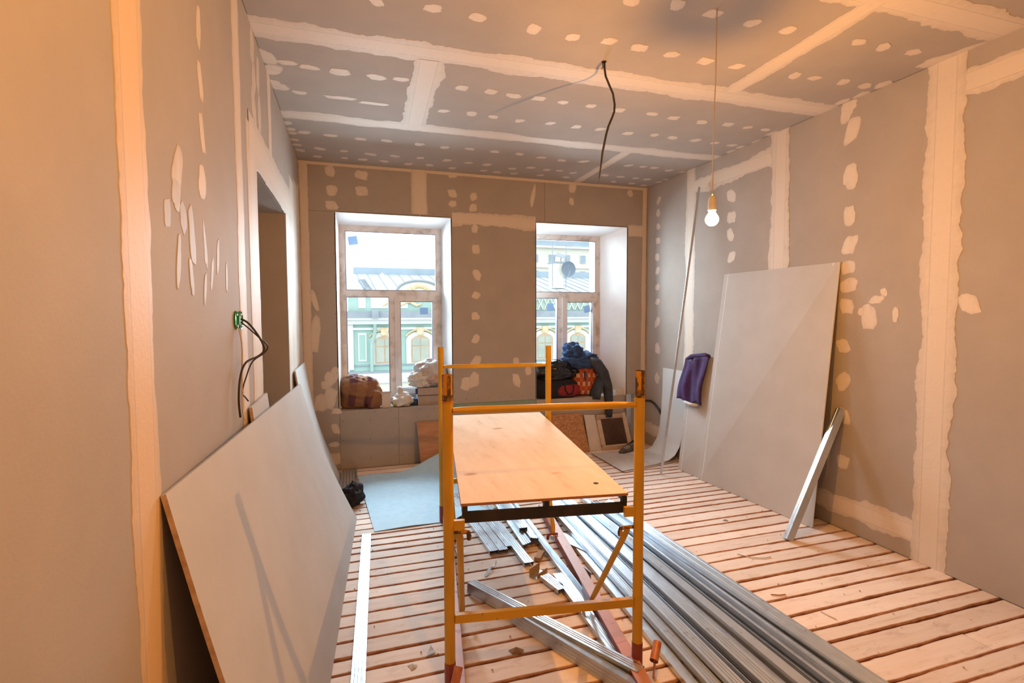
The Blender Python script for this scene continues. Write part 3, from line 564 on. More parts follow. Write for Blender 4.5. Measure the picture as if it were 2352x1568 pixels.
# diagonal braces with flattened ends and hooked pins
def brace(P, zt, Q, zb, inn):
    a = P+sv*inn*0.045+Z*zt; e = Q+sv*inn*0.075+Z*zb
    d = (e-a)
    pts = [a-d*0.02, a, a+d*0.07, a+d*0.13, a+d*0.87, a+d*0.93, e, e+d*0.03]
    B().tube(pts, [0.004, 0.012, 0.016, 0.0145, 0.0145, 0.016, 0.010, 0.003], 12, flat=[0.4, 0.35, 0.45, 0.9, 0.9, 0.45, 0.35, 0.4]).build('diagonal_brace', 'yellow', sc, smooth='auto')
    for C_, m, rd in ((P+Z*zt, 'worn_yellow', R), (Q+sv*inn*0.055+Z*zb, 'red', 0.0)):
        h = C_+sv*inn*(rd+0.002); b = B()
        b.tube([h-sv*inn*0.01, h+sv*inn*0.042, h+sv*inn*0.056-Z*0.004, h+sv*inn*0.06-Z*0.02, h+sv*inn*0.06-Z*0.036], [0.008, 0.008, 0.010, 0.011, 0.009], 10)
        b.build('hook_pin', m, sc, smooth='auto')
RQ = Vector((1.262, 2.37, 0)); LQ = FLp+dv*0.44
brace(FR, 0.655, FR+dv*0.44, 0.07, -1); brace(FLp, 0.685, LQ, 0.07, 1)
brace(BR, 0.66, BR-dv*0.5, 0.07, -1); brace(BLp, 0.66, BLp-dv*0.5, 0.07, 1)
# platform brackets and outrigger sockets
for P, inn, z in ((FR, -1, 0.725), (FLp, 1, 0.715), (BR, -1, 0.72), (BLp, 1, 0.72)):
    B().box((-0.001,)*3, (0.001,)*3); B().bar(P+sv*inn*R*0.9+Z*z, P+sv*inn*0.066+Z*z, 0.02, 0.042).build('platform_bracket', 'yellow', sc)
for C_, dr in ((FR+sv*0.052-dv*0.06, Vector((0.55, 0.55, 0.42))), (FLp+sv*0.01-dv*0.10, Vector((0.35, 0.5, 0.75)))):
    dr = dr.normalized(); b = B(); p0 = C_+Z*0.075; b.tube([p0, p0+dr*0.085], 0.0185, 16, cap=False); b.tube([p0, p0+dr*0.085], 0.0155, 16, cap=False)
    b.bar(C_+Z*0.0, C_+Z*0.085+dr*0.045, 0.022, 0.006, dr.cross(Vector((0,0,1))))
    b.build('outrigger_socket', 'copper', sc, smooth='auto')
# platform
A0 = Vector((1.165, 1.99, 0)); LEN = 1.92; WID = 0.745
pf = thing('scaffold_platform', 'plywood work platform in a black steel frame held by the yellow scaffold', 'platform', (A0+dv*LEN/2-sv*WID/2+Z*0.70).to_tuple())
q = [A0+Z*0.778, A0+dv*LEN+Z*0.778, A0+dv*LEN-sv*WID+Z*0.774, A0-sv*WID+Z*0.774]
B().slab(q, (0,0,1), 0.012).build('plywood_deck', 'ply', pf)
e = B()
for i in range(4):
    a, c = q[i], q[(i+1) % 4]; d = (c-a).normalized(); nn = d.cross(Z); e.slab([a+nn*0.0005, c+nn*0.0005, c+nn*0.0005+Z*0.0105, a+nn*0.0005+Z*0.0105], nn, 0.0008)
e.build('deck_edge', 'ply_edge', pf)
hx = A0+dv*0.15-sv*0.10+Z*0.7905
B().lathe([(0.0, 0.0006), (0.011, 0.0006), (0.0125, 0.0)], hx, 16).build('deck_hole', 'dark_hole', pf)
def pbar(a, c, w_, d, z, nm='frame_bar', m='black_steel'): return B().bar(a+Z*z, c+Z*z, w_, d).build(nm, m, pf)
fi = dv*0.012
pbar(A0+fi-sv*0.004, A0+fi-sv*(WID-0.004), 0.022, 0.044, 0.722); pbar(A0+dv*(LEN-0.012)-sv*0.004, A0+dv*(LEN-0.012)-sv*(WID-0.004), 0.022, 0.044, 0.722)
for s_ in (0.015, WID/2, WID-0.015):
    pbar(A0+dv*0.024-sv*s_, A0+dv*(LEN-0.024)-sv*s_, 0.02, 0.02, 0.764, 'frame_runner')
    for t_ in (0.012, LEN-0.012): B().bar(A0+dv*t_-sv*s_+Z*0.744, A0+dv*t_-sv*s_+Z*0.774, 0.022, 0.022, (0,1,0)).build('frame_upright', 'black_steel', pf)
# ------------------------------------------------------------------ hanging bulbs and cable
def pendant(x, y_, zb, label, watts):
    t = thing('pendant_bulb', label, 'light bulb', (x, y_, zb-0.04))
    B().tube([(x+0.012, y_+0.004, H-0.013+0.012), (x+0.008, y_, H-0.35), (x+0.002, y_, zb+0.55), (x, y_, zb+0.115)], 0.0028, 8).build('cord', 'white_wire', t, smooth=True)
    B().lathe([(0.004, 0.12), (0.012, 0.115), (0.019, 0.10), (0.021, 0.075), (0.020, 0.045), (0.015, 0.042)], (x, y_, zb), 18).build('lamp_holder', 'ceramic', t, smooth='auto')
    prof = [(0.0, -0.033)]+[(0.033*math.sin(a), -0.033*math.cos(a)) for a in [math.pi*k/14 for k in range(1, 11)]]+[(0.018, 0.033), (0.014, 0.044), (0.0, 0.0441)]
    B().lathe(prof, (x, y_, zb), 20).build('bulb_glass', 'bulb', t, smooth=True)
    l = bpy.data.lights.new('filament_light', 'POINT'); l.energy = watts; l.color = BULB_COL; l.shadow_soft_size = 0.012
    lo = bpy.data.objects.new('filament_light', l); COL.objects.link(lo); lo.parent = t; lo.location = (0, 0, 0.04)
pendant(1.745, 2.185, 2.065, 'lit bare bulb hanging on a long cord near the right wall', BULB_W)
pendant(0.62, 0.62, 2.42, 'lit bare bulb hung above the camera, close to the ceiling', BULB2_W)
cb = thing('ceiling_cable', 'black electric cable dangling loose from a ceiling hole', 'cable', (1.474, 2.835, 2.38))
B().tube([(1.474, 2.835, 3.112), (1.477, 2.835, 3.06), (1.484, 2.835, 3.017), (1.512, 2.835, 2.962), (1.534, 2.835, 2.921), (1.546, 2.835, 2.858), (1.543, 2.835, 2.815), (1.529, 2.835, 2.779), (1.505, 2.835, 2.725), (1.489, 2.835, 2.671), (1.476, 2.835, 2.61), (1.466, 2.835, 2.566), (1.455, 2.835, 2.48), (1.447, 2.835, 2.425), (1.438, 2.835, 2.382)], [0.0065]*12+[0.005, 0.004, 0.002], 10).build('cable_sheath', 'black_rubber', cb, smooth=True)
B().tube([(1.470, 2.835, 3.112), (1.462, 2.836, 3.085), (1.468, 2.838, 3.07), (1.46, 2.84, 3.06)], 0.003, 8).build('bare_wire', 'black_rubber', cb, smooth=True)
B().lathe([(0.0, -0.0008), (0.016, -0.0008), (0.017, 0.0)], (1.472, 2.835, H), 14).build('drilled_hole', 'dark_hole', ce)
# ------------------------------------------------------------------ wall boxes and wires
for i, (yy_, lab) in enumerate(((2.43, 'green back box in the left wall, nearer the camera, with a pale wire'), (2.515, 'green back box in the left wall, nearer the doorway, with black wires'))):
    t = thing('socket_box', lab, 'socket box', (XL, yy_, 1.57))
    B().lathe([(0.036, -0.03), (0.036, 0.006), (0.040, 0.007), (0.040, 0.001)], (XL, yy_, 1.57), 22, 'x').build('rim', 'green_plastic', t, smooth='auto')
    B().lathe([(0.0, 0.0008), (0.035, 0.0008)], (XL, yy_, 1.57), 22, 'x').build('box_base', 'green_plastic', t)
    for s_ in (-1, 1): B().lathe([(0.0, 0.009), (0.004, 0.009), (0.005, 0.003)], (XL, yy_, 1.57+s_*0.024), 10, 'x').build('fixing_screw', 'galv', t)
def wire(pts, r, m, lab):
    q = []
    for i in range(len(pts)-1):
        for k in range(4):
            t_ = k/4; p0 = Vector(pts[max(i-1, 0)]); p1 = Vector(pts[i]); p2 = Vector(pts[i+1]); p3 = Vector(pts[min(i+2, len(pts)-1)])
            q.append(0.5*((2*p1)+(p2-p0)*t_+(2*p0-5*p1+4*p2-p3)*t_*t_+(3*p1-p0-3*p2+p3)*t_**3))
    q.append(Vector(pts[-1])); return tag(B().tube(q, r, 8).build('wire', m, smooth=True), lab, 'wire')
wire([(-0.47, 2.52, 1.575), (-0.441, 2.52, 1.556), (-0.408, 2.52, 1.51), (-0.384, 2.52, 1.461), (-0.381, 2.52, 1.43), (-0.405, 2.50, 1.407), (-0.44, 2.44, 1.388), (-0.448, 2.36, 1.34), (-0.45, 2.32, 1.25), (-0.448, 2.33, 1.17)], 0.0045, 'black_rubber', 'thick black wire looping out of the green box and hanging lowest')
wire([(-0.47, 2.515, 1.562), (-0.437, 2.52, 1.53), (-0.400, 2.525, 1.491), (-0.366, 2.53, 1.451), (-0.385, 2.53, 1.418), (-0.428, 2.515, 1.384), (-0.450, 2.48, 1.317), (-0.458, 2.43, 1.259), (-0.455, 2.47, 1.235), (-0.447, 2.50, 1.21)], 0.0032, 'black_rubber', 'thinner black wire from the green box with a kinked end')
wire([(-0.472, 2.43, 1.55), (-0.459, 2.43, 1.52), (-0.452, 2.43, 1.449), (-0.456, 2.43, 1.336), (-0.459, 2.43, 1.204), (-0.453, 2.43, 1.138)], 0.003, 'white_wire', 'pale wire hanging straight down from the nearer green box')
# ------------------------------------------------------------------ sheets leaning on the left wall
def lean_fn(u, v):      # u 0 near..1 far, v 0 bottom..1 top
    tn = Vector((-0.459, 1.476, 1.14)); tf = Vector((-0.378, 4.10, 1.078)); bn = Vector((-0.175, 1.47, 0.002)); bf = Vector((0.007, 4.10, 0.002))
    P = (bn*(1-u)+bf*u)*(1-v)+(tn*(1-u)+tf*u)*v
    P.x += -0.035*math.sin(math.pi*v)*(0.3+0.7*u); return P
lb = thing('leaning_drywall', 'large grey plasterboard sheet leaning on the left wall in front', 'plasterboard sheet', (-0.2, 2.8, 0))
grid_sheet(lean_fn, 20, 10, -0.0125, lambda u, v: (0.95, 0.05, 0.3)).build('board_face', 'paper_loose', lb, smooth='auto')
e = B()
for k in range(16):
    a, c = lean_fn(0, k/16), lean_fn(0, (k+1)/16); o1 = Vector((-0.0119, 0, -0.0038))
    j0 = 0.002*noise.noise(Vector((k*0.9, 0, 0))); j1 = 0.002*noise.noise(Vector(((k+1)*0.9, 0, 0)))
    e.add([a+Vector((0,-0.0015+j0,0)), c+Vector((0,-0.0015+j1,0)), c+o1+Vector((0,-0.0025+j1,0)), a+o1+Vector((0,-0.0025+j0,0)), a, c, c+o1, a+o1], [(0,1,2,3), (0,1,5,4), (3,2,6,7)])
e.build('broken_edge', 'gypsum_edge', lb)
o = B().slab([(-0.452, 2.60, 1.165), (-0.452, 3.06, 1.165), (-0.33, 3.06, 0.002), (-0.33, 2.60, 0.002)], (-0.99, 0, -0.1), 0.012)
t = thing('drywall_offcut', 'short plasterboard offcut leaning just left of the doorway', 'plasterboard offcut', (-0.39, 2.83, 0))
o.build('board_face', 'paper_loose', t)
B().slab([(-0.449, 2.598, 1.165), (-0.327, 2.598, 0.002), (-0.341, 2.598, 0.0), (-0.463, 2.598, 1.165)], (0,-1,0), 0.002).build('raw_edge', 'gypsum_edge', t)
def lean2(u, v):
    tn = Vector((-0.45, 4.50, 1.135)); tf = Vector((-0.435, 5.19, 1.145)); bn = Vector((-0.13, 4.55, 0.002)); bf = Vector((-0.13, 5.19, 0.002))
    P = (bn*(1-u)+bf*u)*(1-v)+(tn*(1-u)+tf*u)*v; P.x += -0.05*math.sin(math.pi*v); return P
t = thing('white_board', 'bowed white board leaning in the far left corner', 'board', (-0.3, 4.85, 0))
grid_sheet(lean2, 6, 10, -0.012, lambda u, v: (0.95, 0, 0.25)).build('board_face', 'white_sheet', t, smooth='auto')
e = B()
for k in range(10):
    a, c = lean2(0, k/10), lean2(0, (k+1)/10); o1 = Vector((-0.0116, 0, -0.003)); e.slab([a, c, c+o1, a+o1], (0,-1,0), 0.002)
e.build('raw_edge', 'gypsum_edge', t)
# ------------------------------------------------------------------ sheets leaning on the right wall
def rboard(name, lab, y0b, y1b, y0t, y1t, xb0, xb1, xt, zt, off):
    t = thing(name, lab, 'plasterboard sheet', ((xb0+xt)/2, (y0b+y1b)/2, 0)); d = Vector((off, 0, 0))
    q = [Vector((xb0, y0b, 0.003))+d, Vector((xb1, y1b, 0.003))+d, Vector((xt, y1t, zt))+d, Vector((xt, y0t, zt))+d]
    B().slab(q, (1, 0, 0.11), 0.0125).build('board_face', 'paper_loose', t)
    for a, c, sg in ((q[0], q[3], -1), (q[1], q[2], 1)): B().slab([a, c, c+Vector((0.0124,0,0.001)), a+Vector((0.0124,0,0.001))], (0,sg,0), 0.0012).build('taped_edge', 'white_lining', t)
    for yy_, s_ in ((0.045, 1), (0.045, -1)):
        a = q[0] if s_ > 0 else q[1]; c = q[3] if s_ > 0 else q[2]; v1 = Vector((0, yy_*s_, 0)); v2 = Vector((0, (yy_+0.006)*s_, 0)); nn = Vector((-0.99, 0, -0.13))
        B().slab([a+v1, a+v2, c+v2, c+v1], nn, 0.0008).build('edge_bevel', 'white_lining', t)
rboard('wall_leaning_drywall', 'tall plasterboard sheet leaning on the right wall below the bulb', 2.873, 4.075, 2.865, 4.067, 3.222, 3.150, 3.405, 1.963, 0)
rboard('short_drywall', 'shorter plasterboard sheet behind the tall one, purple cloth over its corner', 3.3, 4.40, 3.35, 4.47, 3.205, 3.138, 3.322, 1.165, 0.016)
# curved flexible sheet and flat fibreboards
cpath = [(2.98, 0.016), (3.10, 0.017), (3.20, 0.028), (3.275, 0.075), (3.33, 0.16), (3.365, 0.29), (3.388, 0.48), (3.40, 0.72), (3.405, 0.97)]
def cfn(u, v):
    f = v*(len(cpath)-1); i = min(int(f), len(cpath)-2); k = f-i; a, c = cpath[i], cpath[i+1]
    return Vector((a[0]+(c[0]-a[0])*k+ (0.0), (4.63+0.43*u), a[1]+(c[1]-a[1])*k))
def cnr(u, v):
    f = v*(len(cpath)-1); i = min(int(f), len(cpath)-2); a, c = cpath[i], cpath[i+1]; return (c[1]-a[1], 0, -(c[0]-a[0]))
tag(grid_sheet(cfn, 4, 32, 0.005, cnr).build('flexible_sheet', 'white_sheet', smooth='auto'), 'thin white flexible sheet curling from the floor up the right wall', 'sheet')
for i, (z0, dx, lab) in enumerate(((0.001, 0.02, 'lower pale fibreboard lying flat by the far right corner'), (0.0085, 0.0, 'upper pale fibreboard lying flat on its twin by the far right corner'))):
    t = thing('fibreboard', lab, 'fibreboard', (2.9, 4.85, z0)); x1 = 3.22+dx
    q = [(2.561+dx, 4.481-dx, z0), (x1, 4.629-dx, z0), (x1, 5.09, z0), (2.561+dx, 5.185, z0)]
    B().slab(q, (0,0,1), 0.0065).build('board_face', 'fibreboard', t)
    e = B(); e.slab([q[0], q[1], (q[1][0], q[1][1], z0+0.006), (q[0][0], q[0][1], z0+0.006)], (0.2,-1,0), 0.001); e.slab([q[3], q[0], (q[0][0], q[0][1], z0+0.006), (q[3][0], q[3][1], z0+0.006)], (-1,0,0), 0.001)
    e.build('raw_edge', 'fibre_edge', t)
# tall thin rod, leaning stud
tag(B().bar((2.884, 4.30, 0.0), (3.372, 4.42, 2.865), 0.022, 0.006, (0.3, 1, 0)).build('metal_strip', 'galv'), 'very tall thin metal strip leaning on the right wall', 'metal strip')
stud((2.872, 2.775, 0.012), (3.398, 2.835, 0.895), (-0.80, 0.30, 0.50), CW, 'single steel stud leaning against the right wall by the tall plasterboard')
# purple cloth
def pur(u, v):      # u across (near..far), v bottom..top hanging down the front of the short sheet
    wv_ = 0.014*math.sin(u*9+2.5*v)+0.006*math.sin(u*21+1-3*v)
    w0 = 0.26*(1-v)+0.34*v; yy_ = 4.15+u*(0.36+0.03*(1-v))+0.02*math.sin(v*5)-0.02*(1-v)
    z = 0.70+v*0.475-0.03*math.sin(u*3.0)*v*(u > 0.6)-0.05*(u)*(v) + 0.02*math.sin(u*9)*(1-v)
    x = 3.138+(z/1.165)*0.18-0.025-wv_*(1.1-v*0.5); return Vector((x, yy_, z))
t = thing('purple_garment', 'purple cloth garment draped over the corner of a leaning plasterboard sheet', 'garment', (3.25, 4.3, 0.69))
grid_sheet(pur, 26, 20, -0.008, lambda u, v: (1, 0, 0)).build('front_drape', 'purple', t, smooth=True)
B().tube([(3.30, 4.14, 1.175), (3.315, 4.22, 1.178), (3.318, 4.32, 1.165), (3.312, 4.42, 1.15), (3.30, 4.49, 1.12)], [0.018, 0.026, 0.024, 0.026, 0.014], 12).build('rolled_top', 'purple', t, smooth=True)
B().tube([(3.205, 4.18, 0.695), (3.195, 4.27, 0.69), (3.20, 4.38, 0.70)], [0.012, 0.016, 0.012], 10).build('pale_hem', 'card_white', t, smooth=True)
# ------------------------------------------------------------------ steel profiles on the floor
G = 'steel studs in the long bundle at the right of the scaffold'
rows = [(0.0, 9, 0.055), (0.029, 7, 0.085), (0.058, 4, 0.12)]
ords = ('first', 'second', 'third', 'fourth', 'fifth', 'sixth', 'seventh', 'eighth', 'ninth', 'tenth', 'eleventh')
lay = ('bottom', 'middle', 'top')
for li, (z, n, _) in enumerate(rows):
    for i in range(n):
        u = i/(n-1); un = 0.0 if li == 0 else 0.065*li
        xn = 1.345+un+u*(0.645-2*un); xf = 1.435+un*0.7+u*(0.50-1.4*un)
        y0 = 1.0+jit(0.15); y1 = 3.75+jit(0.28)
        if li == 0 and i == 0: y1 = 3.22
        if li == 2: y1 -= 0.1
        sl = (xf-xn)/1.5; j = jit(0.0012); flip = (li == 1 and i in (2, 5)) or (li == 2 and i == 3)
        zt = z+(0.0275 if not flip else 0.001)+0.002
        a = Vector((xn+j+sl*(y0-1.75), y0, zt)); e = Vector((xn+j+sl*(y1-1.75), y1, zt))
        pf_ = CD if (i+li) % 4 else cprof(0.05, 0.027, 0, (), 0)
        stud(a, e, (0,0,-1) if flip else (0.06*jit(1),0,1), pf_, 'long steel stud, %s from the left, %s layer of the right bundle' % (ords[i], lay[li]), G)
stud((2.075, 0.95, 0.062), (1.985, 3.65, 0.062), (0.75, 0, 0.66), UW, 'wide steel channel on edge along the right side of the stud bundle', None)
stud((2.025, 1.0, 0.092), (1.93, 3.6, 0.092), (-0.15, 0, 1), UW, 'wide steel channel lying on top at the right edge of the stud bundle', None)
GA = 'short steel studs under the scaffold platform'
for x, xe, y0, lab in ((0.868, 0.80, 3.185, 'short stud under the platform, leftmost of its row'), (0.932, 0.865, 3.18, 'short stud under the platform, second of its row from the left'), (0.985, 0.925, 3.22, 'short stud under the platform, third of its row from the left')):
    stud((x, y0, 0.03), (xe, 4.35, 0.03), (0,0,1), CD, lab, GA)
stud((1.032, 2.955, 0.035), (0.985, 4.25, 0.035), (0,0,1), CD, 'short stud under the platform reaching nearest the camera in its row', GA)
stud((1.092, 3.165, 0.055), (1.125, 4.3, 0.055), (-0.25, 0, 1), CD, 'tilted stud under the platform at the left of the second group', GA)
stud((1.165, 3.22, 0.06), (1.19, 4.3, 0.06), (0.2, 0, 1), CD, 'bright stud under the platform, on top of the second group', GA)
stud((1.125, 3.34, 0.088), (1.155, 4.35, 0.088), (0, 0, 1), CD, 'shiny stud riding over two others under the platform', GA)
stud((1.20, 2.42, 0.002), (1.235, 4.0, 0.03), (0.12, 0, -1), cprof(0.045, 0.03, 0, (), 0), 'open steel channel lying trough-up beside the red scaffold rail', None)
stud((1.155, 2.785, 0.03), (1.128, 1.40, 0.03), (0,0,1), CD, 'straight steel stud on the floor just left of the red rail', None)
stud((1.115, 2.615, 0.03), (1.072, 2.79, 0.03), (0,0,1), CD, 'stubby stud offcut lying left of the red rail', None)
stud((0.625, 2.795, 0.062), (1.16, 1.86, 0.062), (0.05, 0.05, 1), cprof(0.06, 0.06, 0.004), 'diagonal steel stud, upper one of the crossing pair in front', None)
stud((0.755, 2.445, 0.03), (1.16, 1.62, 0.03), (-0.93, -0.25, 0.25), cprof(0.06, 0.055, 0.004), 'diagonal steel channel lying open against the other stud in front', None)
stud((0.07, 3.72, 0.029), (-0.028, 1.75, 0.029), (0,0,1), cprof(0.06, 0.027, 0.006, (-0.015, 0.0, 0.015), 0.006), 'single steel stud on the floor beside the left leaning plasterboard', None)
stud((1.36, 3.30, 0.03), (1.50, 2.98, 0.03), (0.1,0,1), cprof(0.12, 0.028, 0, ()), 'flat steel offcut at the far end of the stud bundle', None)
# ------------------------------------------------------------------ blue sheet
def blu(u, v):      # u left-right, v near-far
    x = 0.126+(0.025-0.126)*v+u*(0.95+0.05*v); yy_ = 3.793+1.37*v+u*0.03
    yy_ += 0.16*max(0, (u-0.55))*v*2
    z = 0.004+0.05*max(0, u-0.6)*max(0, v-0.5)*4+0.16*max(0, v-0.72)*max(0, u-0.42)*6 + 0.006*math.sin(u*6+v*4)**2
    if v < 0.25 and u > 0.62: z += 0.05*math.sin((u-0.62)/0.38*math.pi)*(1-v/0.25)
    return Vector((x, yy_, z))
tag(grid_sheet(blu, 26, 26, 0.003, lambda u, v: (0, 0, 1)).build('underlay_sheet', 'blue_sheet', smooth='auto'), 'pale blue underlay sheet spread on the floor behind the scaffold', 'sheet')
# perforated tray, black rag, corner bead
t = thing('perforated_tray', 'perforated steel cable tray lying by the far left corner', 'cable tray', (-0.06, 5.0, 0))
B().box((-0.13, 4.45, 0.002), (0.02, 5.42, 0.006)).build('tray_base', 'perf', t)
for x in (-0.13, 0.016): B().box((x, 4.45, 0.006), (x+0.004, 5.42, 0.05)).build('tray_side', 'perf', t)
hb = B()
for i in range(5):
    for j in range(22):
        c = Vector((-0.11+i*0.028, 4.50+j*0.042, 0.0065)); hb.add([c+Vector((0.006*math.cos(k*math.pi/3), 0.009*math.sin(k*math.pi/3), 0)) for k in range(6)], [tuple(range(6))])
hb.build('tray_holes', 'dark_hole', t, kind='stuff')
tag(blob((-0.03, 4.42, 0.075), (0.075, 0.09, 0.085), 4, 0.5, 2.0).build('black_rag', 'black_cloth', smooth=True), 'crumpled black rag beside the perforated tray', 'rag')
# ------------------------------------------------------------------ items against the back wall
t = thing('plywood_offcut', 'reddish plywood offcut leaning below the left window', 'plywood board', (0.85, 5.36, 0))
B().slab([(0.66, 5.30, 0.002), (1.25, 5.30, 0.002), (1.22, 5.425, 0.44), (0.632, 5.425, 0.447)], (0, 1, -0.1), 0.012).build('board_face', 'ply_red', t)
t = thing('osb_offcut', 'orange strand board leaning below the right window', 'strand board', (2.2, 5.33, 0))
B().slab([(1.72, 5.27, 0.002), (2.585, 5.27, 0.002), (2.55, 5.425, 0.425), (1.72, 5.425, 0.44)], (0, 1, -0.1), 0.012).build('board_face', 'osb', t)
tag(B().slab([(2.60, 5.30, 0.002), (2.76, 5.30, 0.002), (2.722, 5.425, 0.395), (2.585, 5.425, 0.405)], (0, 1, -0.1), 0.018).build('plaster_offcut', 'card_white'), 'narrow pale offcut between the strand board and the meshed frame', 'offcut')
t = thing('meshed_frame', 'small pale wooden frame holding brown mesh, leaning by the far right corner', 'vent frame', (2.94, 5.34, 0))
def fp(a, z): return Vector((2.752+a*0.39+0.022*(0.39-z)/0.39-0.02, 5.275+0.145*z/0.39, z))
def fbar(a0, z0, a1, z1, wd, d): A_, C_ = fp(a0, z0), fp(a1, z1); return B().bar(A_, C_, d, wd, (0.0, -0.35, 0.93) if abs(z1-z0) < 0.05 else (1, 0, 0)).build('frame_batten', 'pale_wood', t)
fbar(0.0, 0.03, 1.0, 0.03, 0.055, 0.022); fbar(0.0, 0.365, 0.86, 0.368, 0.055, 0.022); fbar(0.06, 0.06, 0.06, 0.335, 0.05, 0.02); fbar(0.94, 0.06, 0.94, 0.40, 0.05, 0.02)
B().slab([fp(0.13, 0.05), fp(0.87, 0.05), fp(0.87, 0.345), fp(0.13, 0.345)], (0, 1, -0.3), 0.005).build('mesh_panel', 'mesh_brown', t)
mb = B()
for i in range(16):
    for s_ in (1, -1):
        a0 = 0.13+0.74*i/15; z0, z1 = 0.055, 0.34; a1 = a0+s_*0.45
        if a1 > 0.87: k = (0.87-a0)/(a1-a0); a1 = 0.87; z1 = z0+(z1-z0)*k
        if a1 < 0.13: k = (0.13-a0)/(a1-a0); a1 = 0.13; z1 = z0+(z1-z0)*k
        if abs(a1-a0) > 0.02: mb.bar(fp(a0, z0)+Vector((0,-0.003,0)), fp(a1, z1)+Vector((0,-0.003,0)), 0.0025, 0.0025, (0,1,0))
mb.build('wire_grid', 'black_steel', t, kind='stuff')
stud((3.165, 5.405, 0.0), (3.165, 5.405, 0.625), (0,-1,0), CD, 'upright steel stud standing by the back wall right of the meshed frame')
tag(B().tube([(3.41, 5.43, 0.53), (3.405, 5.30, 0.545), (3.40, 5.22, 0.525), (3.395, 5.12, 0.475), (3.392, 5.07, 0.43)], [0.012, 0.012, 0.012, 0.012, 0.011], 10).build('cable_end', 'black_rubber', smooth=True), 'dark cable arching along the right wall in the far corner', 'cable')
def shoe(x, y_, rz, m, lab):
    t = thing('work_shoe', lab, 'shoe', (x, y_, 0)); ca, sa = math.cos(rz), math.sin(rz)
    def tf(b):
        b.v = [Vector((x+p.x*ca-p.y*sa, y_+p.x*sa+p.y*ca, p.z)) for p in b.v]; return b
    out = [(-0.13, -0.03), (-0.135, 0.0), (-0.13, 0.03), (-0.05, 0.032), (0.04, 0.045), (0.11, 0.04), (0.14, 0.012), (0.14, -0.012), (0.11, -0.04), (0.04, -0.045), (-0.05, -0.032)]
    s_ = B(); n = len(out); s_.add([(a, c, 0.001) for a, c in out]+[(a, c, 0.022) for a, c in out], [tuple(reversed(range(n))), tuple(range(n, 2*n))]+[(i, (i+1) % n, (i+1) % n+n, i+n) for i in range(n)])
    tf(s_).build('sole', 'black_rubber', t)
    u_ = B(); rings = []
    for X, wd, h in ((-0.125, 0.03, 0.09), (-0.10, 0.034, 0.105), (-0.05, 0.034, 0.10), (0.0, 0.038, 0.082), (0.05, 0.042, 0.066), (0.10, 0.036, 0.055), (0.132, 0.014, 0.038)):
        rings.append([(X, wd*math.cos(a), 0.022+(h-0.022)*max(0, math.sin(a))**0.8) for a in [math.pi*k/10 for k in range(11)]])
    vs = [p for r_ in rings for p in r_]; fs = [(i*11+k, i*11+k+1, (i+1)*11+k+1, (i+1)*11+k) for i in range(6) for k in range(10)]+[tuple(range(11)), tuple(range(66, 77))]
    tf(u_.add(vs, fs)).build('upper', m, t, smooth='auto')
    l_ = B(); 
    for X in (0.0, 0.025, 0.05): l_.tube([(X, -0.03, 0.07-X*0.3), (X+0.004, 0, 0.083-X*0.3), (X, 0.03, 0.07-X*0.3)], 0.0035, 6)
    tf(l_).build('laces', 'card_white' if m == 'rag_grey' else 'black_cloth', t)
shoe(2.99, 5.12, math.radians(200), 'rag_grey', 'grey work shoe on the floor in front of the meshed frame')
shoe(3.08, 5.22, math.radians(205), 'black_cloth', 'black work shoe behind the grey one by the upright stud')
# ------------------------------------------------------------------ left sill
SZ = WZ0+0.001
b = blob((0.065, 5.63, SZ+0.15), (0.19, 0.135, 0.18), 2, 0.20, 1.3, fold=0.055, fdir=(0.7, 0.3, 0.25), p=2.3, n=64, m=40)
t = thing('plaid_blanket', 'brown and purple plaid blanket bundled at the left end of the left sill', 'blanket', (0.085, 5.63, SZ))
b.build('bundle', 'plaid_brown', t, smooth=True)
blob((0.20, 5.56, SZ+0.09), (0.085, 0.09, 0.105), 9, 0.2, 2.0, fold=0.05, p=2.4).build('loose_fold', 'plaid_brown', t, smooth=True)
blob((-0.075, 5.66, SZ+0.22), (0.055, 0.11, 0.10), 5, 0.25, 2.0, flat=False, fold=0.05).build('corner_fold', 'plaid_brown', t, smooth=True)
t = thing('white_carton', 'small white carton beside the plaid blanket on the left sill', 'carton', (0.35, 5.58, SZ))
B().box((0.285, 5.51, SZ), (0.375, 5.66, SZ+0.145)).build('carton_body', 'card_white', t)
B().slab([(0.285, 5.51, SZ+0.145), (0.375, 5.51, SZ+0.145), (0.39, 5.50, SZ+0.17), (0.29, 5.49, SZ+0.172)], (0, 0, 1), 0.002).build('carton_flap', 'card_white', t)
tag(B().lathe([(0.012, -0.008), (0.032, -0.008), (0.034, 0), (0.032, 0.008), (0.012, 0.008)], (0.408, 5.535, SZ+0.034), 18, 'x').build('tape_roll', 'yellow_tape', smooth='auto'), 'yellow tape roll standing between carton and white bag', 'tape roll')
t = thing('white_bag', 'knotted white plastic bag in the middle of the left sill', 'plastic bag', (0.50, 5.56, SZ))
blob((0.505, 5.57, SZ+0.062), (0.10, 0.09, 0.072), 6, 0.3, 2.2, fold=0.06).build('bag_body', 'white_plastic', t, smooth=True)
B().tube([(0.49, 5.57, SZ+0.10), (0.482, 5.565, SZ+0.14), (0.475, 5.56, SZ+0.165), (0.48, 5.555, SZ+0.19), (0.49, 5.55, SZ+0.205)], [0.06, 0.035, 0.028, 0.036, 0.022], 14).build('knot', 'white_plastic', t, smooth=True)
tag(blob((0.605, 5.60, SZ+0.035), (0.085, 0.06, 0.04), 8, 0.3, 2.0).build('dark_cloth', 'navy', smooth=True), 'dark blue cloth scrap tucked right of the white bag', 'cloth')
t = thing('grey_carton', 'low grey carton under the film-wrapped bundle on the left sill', 'carton', (0.8, 5.64, SZ))
